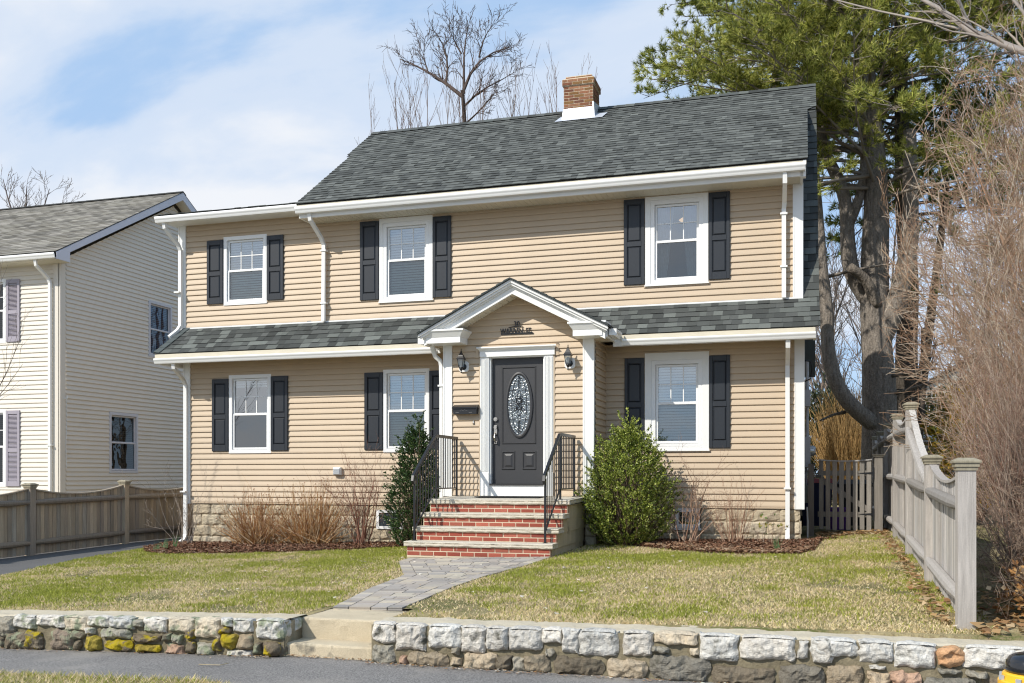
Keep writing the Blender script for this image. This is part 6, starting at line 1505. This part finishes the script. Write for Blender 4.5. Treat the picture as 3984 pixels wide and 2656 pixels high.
pt_ = pine('big white pine with thick grey trunk behind the fence, yellow green needles', [(1.66, 24, 0), (1.66, 24, 2.0), (1.66, 24, 3.1), (1.61, 24, 4.1), (1.54, 24, 5.0), (1.56, 24, 6.4), (1.61, 24, 7.3), (1.55, 24, 8.5), (1.3, 24, 11), (1.0, 24, 17)], .44, 7.6, 14.5, 105, (3.4, 6.6), 41, PG, az=lambda r: r.choice((r.uniform(2.4, 4.2), r.uniform(0, 2 * math.pi), r.uniform(3.4, 5.4))), dens=1.35)
limb('limb', [(1.5, 24, 5.1), (1.05, 23.95, 5.7), (.95, 23.9, 6.5), (.95, 23.9, 7.4), (.80, 23.9, 8.0), (.46, 23.9, 8.6), (.30, 23.9, 9.6), (-.2, 23.8, 12)], .21, .05, BK, pt_)
limb('limb', [(.95, 23.9, 6.9), (1.23, 23.9, 7.5), (1.33, 23.9, 8.2), (1.3, 23.9, 9.6)], .13, .06, BK, pt_, k=12)
limb('limb', [(1.62, 23.95, 4.15), (1.94, 23.9, 4.85), (2.18, 23.9, 5.65), (2.32, 23.9, 6.6), (2.3, 23.9, 9)], .26, .14, BK, pt_)
limb('limb', [(1.55, 23.8, 2.3), (.97, 23.5, 2.74), (.66, 23.5, 3.25), (.50, 23.5, 4.05), (.50, 23.5, 5.05), (.40, 23.5, 5.65), (.34, 23.5, 6.6), (.2, 23.5, 8.5)], .19, .10, BK, pt_)
limb('limb', [(1.60, 23.8, 5.0), (1.35, 23.6, 5.62), (1.1, 23.45, 5.78), (.98, 23.35, 5.86)], .14, .10, BK, pt_, k=10)
rr = random.Random(90)
for (x, z, dx, dz, l) in ((.5, 5.6, -.9, .05, .9), (.5, 5.75, 1, .1, 1.4), (2.0, 3.0, 1, .25, 1.0), (2.0, 2.2, .9, -.1, .8), (1.9, 3.4, 1, .1, 1.0), (.9, 2.6, -.8, -.3, .7), (1.0, 8.6, -.9, .3, 1.2)):
    limb('dead_limb', [(x, 23.8, z), (x + dx * l * .5, 23.6, z + dz * l * .5 + .04), (x + dx * l, 23.4, z + dz * l)], .045, .02, BK, pt_, k=8, sides=7)
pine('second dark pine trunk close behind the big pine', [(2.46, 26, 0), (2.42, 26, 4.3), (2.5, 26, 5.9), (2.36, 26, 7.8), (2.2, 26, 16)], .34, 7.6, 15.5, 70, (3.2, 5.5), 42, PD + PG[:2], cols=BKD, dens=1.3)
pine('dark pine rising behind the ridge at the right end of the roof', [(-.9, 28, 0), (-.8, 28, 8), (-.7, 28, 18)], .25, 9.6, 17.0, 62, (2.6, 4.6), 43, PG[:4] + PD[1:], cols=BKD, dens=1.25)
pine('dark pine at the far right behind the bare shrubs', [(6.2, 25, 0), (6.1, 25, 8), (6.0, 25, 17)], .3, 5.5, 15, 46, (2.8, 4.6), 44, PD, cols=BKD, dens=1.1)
def bare_tree(label, trunk, r0, branches, lv, seed, cols, spec, loc=None, grp=None, name='bare_tree'):
    t = thing(name, label, 'tree', loc or trunk[0], grp); rr = random.Random(seed)
    limb('trunk', trunk, r0, r0 * .35, cols, t, k=24, sides=9)
    out = []
    for (pts, a, b) in branches:
        P = resamp(pts, 5); out.append(([tuple(p) for p in P], list(np.linspace(a, b, 5)), jit(rr.choice(cols), .1, rr), 9))
        for k in range(spec['n']):
            u = rr.uniform(.12, 1) * 4; i = min(int(u), 3); q = Vector(P[i]).lerp(Vector(P[i + 1]), u - i); dd = Vector(P[i + 1] - P[i]).normalized(); nd = (dd + rdir(rr) * spec['sp'] + Vector((0, 0, spec.get('up0', .2)))).normalized()
            grow(rr, out, q, nd, spec['L'] * rr.uniform(.5, 1.1), (a + (b - a) * u / 4) * .5, lv, spec['nch'], spec['ang'], spec['shr'], spec['up'], spec['wob'], cols, rmin=spec['rmin'])
    emit(out, 'crown', M_twig, t, 3)
    return t
DK = [(.10, .075, .065), (.13, .095, .08), (.08, .06, .05)]
bare_tree('dark bare spreading tree rising behind the roof ridge left of the chimney', [(-10.5, 30, 0), (-10.55, 30, 8), (-10.6, 30, 12.4), (-10.63, 30, 13.5), (-10.69, 30, 13.7)], .17,
    [([(-10.69, 30, 13.5), (-11.33, 30, 14.09), (-11.86, 30, 14.5), (-12.48, 30, 14.8), (-12.9, 30, 15.0)], .075, .015), ([(-10.63, 30, 13.7), (-10.54, 30, 14.2), (-10.12, 30, 14.7), (-9.68, 30, 14.9), (-9.1, 30, 14.9)], .07, .015), ([(-10.63, 30, 13.6), (-10.6, 30, 14.36), (-10.72, 30, 15.1), (-10.45, 30, 15.9)], .06, .012), ([(-11.25, 30, 14.0), (-11.1, 30, 14.6), (-11.2, 30, 15.1), (-11.6, 30, 15.7)], .05, .012), ([(-10.62, 30, 13.2), (-10.1, 30, 13.8), (-9.3, 30.2, 13.9), (-8.9, 30, 14.1)], .05, .01), ([(-10.6, 30, 12.6), (-9.8, 30, 13.2), (-9.5, 30, 13.6)], .04, .01), ([(-10.12, 30, 14.7), (-9.9, 29.8, 15.3), (-9.6, 29.8, 15.6)], .035, .01), ([(-11.9, 30, 14.5), (-12.1, 30, 15.0), (-12.0, 30, 15.4)], .03, .008), ([(-10.72, 30, 14.9), (-11.1, 30, 15.5), (-11.0, 30, 15.9)], .03, .008)],
    2, 51, DK, dict(n=10, sp=.8, L=.75, nch=[3, 4], ang=.7, shr=.55, up=.03, wob=.2, rmin=.0085))
ORD = ['first', 'second', 'third', 'fourth', 'fifth', 'sixth', 'seventh', 'eighth', 'ninth', 'tenth', 'eleventh', 'twelfth', 'thirteenth', 'fourteenth', 'fifteenth', 'sixteenth', 'seventeenth', 'eighteenth', 'nineteenth', 'twentieth', 'twenty-first', 'twenty-second', 'twenty-third', 'twenty-fourth', 'twenty-fifth', 'last']
rr = random.Random(60)
for i in [q for q in range(26) if q not in (3, 7, 10, 14, 18, 22)]:
    x = -13.9 + 6.7 * (i + rr.random() * .9) / 26; zt = 12.6 + (1.5 * math.exp(-((x + 12.0) / 1.3) ** 2)) + .9 * rr.random() * (1 if x > -10.5 else .6) + (.25 if x > -9.5 else 0); y = 30 + rr.uniform(-1, 1.5)
    t = thing('sapling', 'thin upright bare sapling behind the roof ridge, ' + ORD[[q for q in range(26) if q not in (3, 7, 10, 14, 18, 22)].index(i)] + ' from the left', 'tree', (x, y, .1), 'bare saplings behind the roof ridge'); out = []
    grow(rr, out, (x + rr.uniform(-.3, .3), y, 9.0), (rr.uniform(-.16, .16), 0, 1), zt - 9.0, .028, 2, [3, 8], .38, .34, .10, .05, [(.16, .11, .095), (.20, .15, .12)], first=.45, rmin=.0062)
    out.append(([(x, y, .1), (x, y, 2.5), (x, y, 5), (x + .02, y, 7), (x, y, 9.02)], [.06, .055, .05, .045, .036], (.13, .10, .08), 5)); emit(out, 'crown', M_twig, t, 3)
bare_tree('bare tree top showing above the neighbouring roof at the far left', [(-29.6, 32, 0), (-29.8, 32, 6), (-30, 32, 10.5)], .22,
    [([(-30, 32, 10.3), (-30.6, 32, 11.4), (-31, 32, 12.4), (-31.2, 32, 13.2)], .08, .015), ([(-30, 32, 10.5), (-30.1, 32, 11.5), (-30, 32, 12.8)], .08, .015), ([(-30, 32, 10.5), (-29.3, 32, 11.5), (-28.9, 32, 12.6)], .07, .012), ([(-29.9, 32, 10.0), (-28.8, 32, 11.1), (-28.2, 32, 11.9)], .06, .012)], 2, 52, [(.20, .17, .15), (.16, .13, .12)], dict(n=9, sp=.7, L=1.0, nch=[3, 4], ang=.6, shr=.5, up=.06, wob=.16, rmin=.009))
bare_tree('slender bare tree whose twigs cross the front of the neighbouring house', [(-13.3, 12.6, -.3), (-13.25, 12.6, 1.2), (-13.1, 12.6, 2.6)], .05,
    [([(-13.2, 12.6, 1.6), (-12.7, 12.6, 2.0), (-12.2, 12.6, 2.7), (-11.95, 12.6, 3.3)], .014, .004), ([(-13.1, 12.6, 2.4), (-12.6, 12.6, 3.2), (-12.3, 12.6, 4.2)], .016, .004), ([(-13.2, 12.6, 1.9), (-12.6, 12.6, 2.1), (-11.9, 12.6, 2.9)], .012, .003), ([(-13.1, 12.6, 2.6), (-13.2, 12.6, 3.6), (-12.9, 12.6, 4.8)], .016, .004)], 1, 53, [(.16, .13, .11)], dict(n=7, sp=.5, L=.6, nch=[2], ang=.5, shr=.5, up=.06, wob=.12, rmin=.003))
bare_tree('large bare maple at the right whose pale limbs cross the pine at the top right', [(4.9, 14, -.1), (4.8, 14, 3), (4.3, 14, 5.2), (3.9, 14, 6.0)], .26,
    [([(4.0, 14, 5.9), (3.2, 14, 6.4), (2.72, 14, 6.58), (2.41, 14, 6.74), (2.10, 14, 6.95)], .07, .05), ([(2.10, 14, 6.95), (1.83, 14, 7.27), (1.57, 14, 7.42), (1.19, 14, 7.68)], .045, .02), ([(2.12, 14, 6.95), (1.95, 14, 7.28), (1.83, 14, 7.9)], .03, .018), ([(2.4, 14.0, 6.8), (1.91, 16, 8.10), (1.48, 16, 8.12), (1.04, 16, 8.15), (.66, 16, 8.26), (.21, 16, 8.65)], .03, .012), ([(3.0, 14, 6.5), (2.8, 14, 7.1), (2.3, 14, 7.7)], .04, .015), ([(4.1, 14, 5.6), (3.6, 14.5, 7), (3.2, 15, 9)], .09, .05)], 2, 54, [(.36, .31, .27), (.30, .26, .22)], dict(n=5, sp=.6, L=.8, nch=[2, 3], ang=.6, shr=.5, up=.05, wob=.16, rmin=.004))
# leaning trunks and thin trees behind the right fence
bare_tree('dark leaning twin trunks right of the big pine', [(2.55, 25, 0), (2.56, 25, 2.5), (2.75, 25, 3.95), (2.9, 25, 5.2), (3.08, 25, 6.6), (3.3, 25, 9)], .17, [([(2.4, 24.8, .1), (2.65, 24.9, 2.0), (2.75, 24.9, 3.3), (2.7, 25, 4.6)], .10, .06), ([(2.85, 25, 3.4), (3.5, 24.6, 3.7), (4.3, 24.2, 3.9)], .04, .015), ([(2.75, 25, 3.0), (2.2, 24.8, 3.3), (1.5, 24.6, 3.0)], .03, .012), ([(2.9, 25, 4.2), (3.7, 24.6, 4.4), (4.6, 24.4, 4.2)], .035, .012)], 2, 55, BKD, dict(n=8, sp=.9, L=.9, nch=[3, 3], ang=.7, shr=.5, up=0, wob=.2, rmin=.006))
rr = random.Random(71)
for i, (x, y) in enumerate(sorted([(rr.uniform(-.5, 9.5), rr.uniform(33, 46)) for _ in range(15)], key=lambda p: p[0] / p[1])):
    h = rr.uniform(5.5, 9.5)
    t = thing('bare_tree', 'small leafless tree in the distant row behind the gardens, ' + ORD[i] + ' from the left', 'tree', (x, y, .2), 'distant leafless trees behind the gardens'); out = []
    grow(rr, out, (x, y, .1), (rr.uniform(-.1, .1), 0, 1), h, .10, 3, [4, 6, 9], .62, .42, .06, .09, [(.22, .18, .16), (.17, .14, .125), (.28, .23, .2)], first=.2, rmin=.011)
    emit(out, 'trunk', M_twig, t, 6, lambda q: q[3] == 3); emit(out, 'crown', M_twig, t, 3, lambda q: q[3] < 3)
# tall bare shrubs right of the fence
TAN = [(.33, .235, .165), (.40, .29, .20), (.25, .17, .115), (.36, .22, .14), (.54, .45, .35)]
def bigshrub(label, cx, cy, H_, n, spread, seed, lean=0., nch=(6, 7, 9)):
    t = thing('bare_shrub', label, 'shrub', (cx, cy, .1), 'tall tan leafless shrubs right of the fence'); rr = random.Random(seed); out = []
    for i in range(n):
        a = rr.uniform(0, 2 * math.pi); tl = rr.uniform(.05, 1) ** .8 * spread; d = Vector((math.cos(a) * tl + lean, math.sin(a) * tl, 1)); L = H_ * rr.uniform(.7, 1.05)
        grow(rr, out, (cx + math.cos(a) * .25, cy + math.sin(a) * .25, .0), d, L, (.021 * rr.uniform(.6, 1.2)), 3, nch, .62, .40, .015, .19, TAN, first=.14, rmin=.0042, rsh=.55)
    out = [q for q in out if all(p.x > (.92 + max(0, p.z - 4.6) * .36 + (.12 * mnoise.noise(p * 1.5))) * p.y / 13 for p in q[0])]
    emit(out, 'stems', M_twig, t, 5, lambda q: q[3] == 3); emit(out, 'twigs', M_twig, t, 3, lambda q: q[3] < 3)
bigshrub('tall tan leafless shrub leaning over the fence, nearest the camera of the three', 3.1, 12.6, 5.1, 24, .38, 81, lean=-.02)
bigshrub('tall tan leafless shrub, middle one of the three behind the pale fence', 3.9, 15.6, 6.9, 26, .38, 82, lean=-.04)
bigshrub('tall tan leafless shrub, farthest of the three towards the garage', 5.6, 19.5, 8.2, 24, .36, 83, lean=-.0)
sticks('low tangle of dark twigs hung with brown leaves beside the end fence post', 1.85, 8.35, .02, 1.0, 1.3, 170, [(.16, .11, .085), (.24, .17, .12), (.32, .24, .18)], 84, name='brush', lev=3, nch=[2, 3, 3], r=.007, wob=.25, shr=.5, ang=.8, up=0)
sticks('taller tangle of reddish twigs behind the end fence post', 2.0, 9.5, .03, 2.1, .9, 170, [(.25, .15, .11), (.34, .24, .18), (.40, .31, .24)], 85, name='brush', lev=3, nch=[2, 3, 4], r=.009, wob=.2, shr=.5, ang=.7, up=.02)
sticks('tan twig thicket between the pale fence and the garage', 2.5, 11.2, .05, 2.9, .8, 150, TAN, 86, name='brush', lev=3, nch=[2, 3, 4], r=.010, wob=.18, shr=.5, ang=.7, up=.02)
def leafcloud(name, label, cat, c, rad, n, per, ln, wd, pal, mat, seed, group=None, up=.3, partname='foliage', stems=True):
    t = thing(name, label, cat, (c[0], c[1], g(c[0], c[1])), group); rs = np.random.RandomState(seed)
    d = rs.normal(size=(n, 3)); d /= np.linalg.norm(d, axis=1, keepdims=True); r_ = rs.rand(n, 1) ** .45
    b = np.array([1 + .35 * mnoise.noise(Vector(tuple(q * 2.2)) + Vector((seed, 0, 0))) for q in d])[:, None]
    P = np.array(c) + d * r_ * b * np.array(rad); P[:, 2] = np.maximum(P[:, 2], g(c[0], c[1]) + .03); D = d + (0, 0, up); D /= np.linalg.norm(D, axis=1, keepdims=True)
    V, Cc = leaves(rs, P, D, per, ln, wd, pal, .7, ln); tris_obj(partname, V, Cc, mat, t)
    if stems:
        b0 = np.array([c[0], c[1], g(c[0], c[1])]); k = rs.choice(n, min(60, n)); tubes_obj('stems', [[b0, b0 * .6 + P[i] * .4 - (0, 0, .05), b0 * .3 + P[i] * .7, P[i]] for i in k], [[.02, .014, .008, .004]] * len(k), [(.18, .13, .09)] * len(k), M_twig, t)
    return t
leafcloud('yew_bush', 'golden tipped evergreen showing over the right fence', 'shrub', (3.0, 19.5, 1.75), (.85, .7, 1.15), 1500, 9, .11, .016, [(.42, .27, .02), (.32, .24, .03), (.20, .20, .04), (.12, .14, .03), (.50, .30, .03)], M_leafd, 91)
leafcloud('yew_bush', 'olive green evergreen at the far right under the bare shrubs', 'shrub', (4.15, 18.6, 1.6), (.9, .7, 1.7), 1700, 9, .11, .016, [(.14, .17, .04), (.09, .11, .03), (.25, .22, .04)], M_leafd, 92)
leafcloud('evergreen_tree', 'dark evergreen beyond the tan broom behind the gate', 'tree', (.75, 33.5, 2.1), (.95, .7, 2.0), 1500, 9, .14, .02, [(.03, .045, .02), (.05, .065, .028), (.08, .09, .04)], M_leafd, 93)
leafcloud('evergreen_tree', 'dark low evergreen mass behind the garage', 'tree', (4.6, 32, 1.6), (3.2, 1, 2.3), 2200, 8, .2, .03, [(.035, .05, .022), (.055, .07, .03)], M_leafd, 94)
leafcloud('leafy_brush', 'heap of curled brown leaves caught in twigs at the fence end', 'shrub', (1.72, 8.2, .22), (.34, .4, .30), 240, 3, .05, .018, [(.42, .22, .08), (.52, .32, .14), (.30, .15, .06), (.60, .45, .28)], M_deadleaf, 95, stems=False, partname='leaves')
t = thing('broom_shrub', 'dense rounded tan broom shrub behind the gate', 'shrub', (1.38, 31.0, .2)); rr = random.Random(96); out = []
for i in range(620):
    a = rr.uniform(0, 6.28); q = rr.random() ** .6; tl = q * .42; d = Vector((math.cos(a) * tl, math.sin(a) * tl, 1)); L = 3.4 * math.sqrt(max(.12, 1 - q * q * .55)) * rr.uniform(.7, 1.04)
    grow(rr, out, (1.38 + math.cos(a) * q * .36, 31 + math.sin(a) * q * .36, .15), d, L, .011, 1, [4], .28, .3, .02, .07, [(.42, .27, .11), (.52, .35, .16), (.34, .21, .09)], rmin=.007, first=.3)
emit(out, 'stems', M_twig, t, 3)
sticks('mat of thin bare vines and twigs at the back fence by the pine', 1.9, 22.4, .2, 1.9, .5, 26, TAN, 97, name='brush', lev=2, nch=[3, 4], r=.012, wob=.15, shr=.4, ang=.6)
tw = MB(); tw.tube([(-4.62, 6.72, STREET(-4.6) + .008), (-4.52, 6.70, STREET(-4.5) + .012), (-4.42, 6.71, STREET(-4.4) + .010), (-4.39, 6.78, STREET(-4.4) + .015)], .004, 5, (.36, .30, .2)); tw.build('fallen_twig', M_twig, None, label='small forked twig lying on the pavement below the left stone wall', category='twig')
for o in list(COL.objects):
    if o.type == 'MESH' and not o.parent and 'kind' not in o.keys() and 'label' not in o.keys(): print('UNTAGGED', o.name)
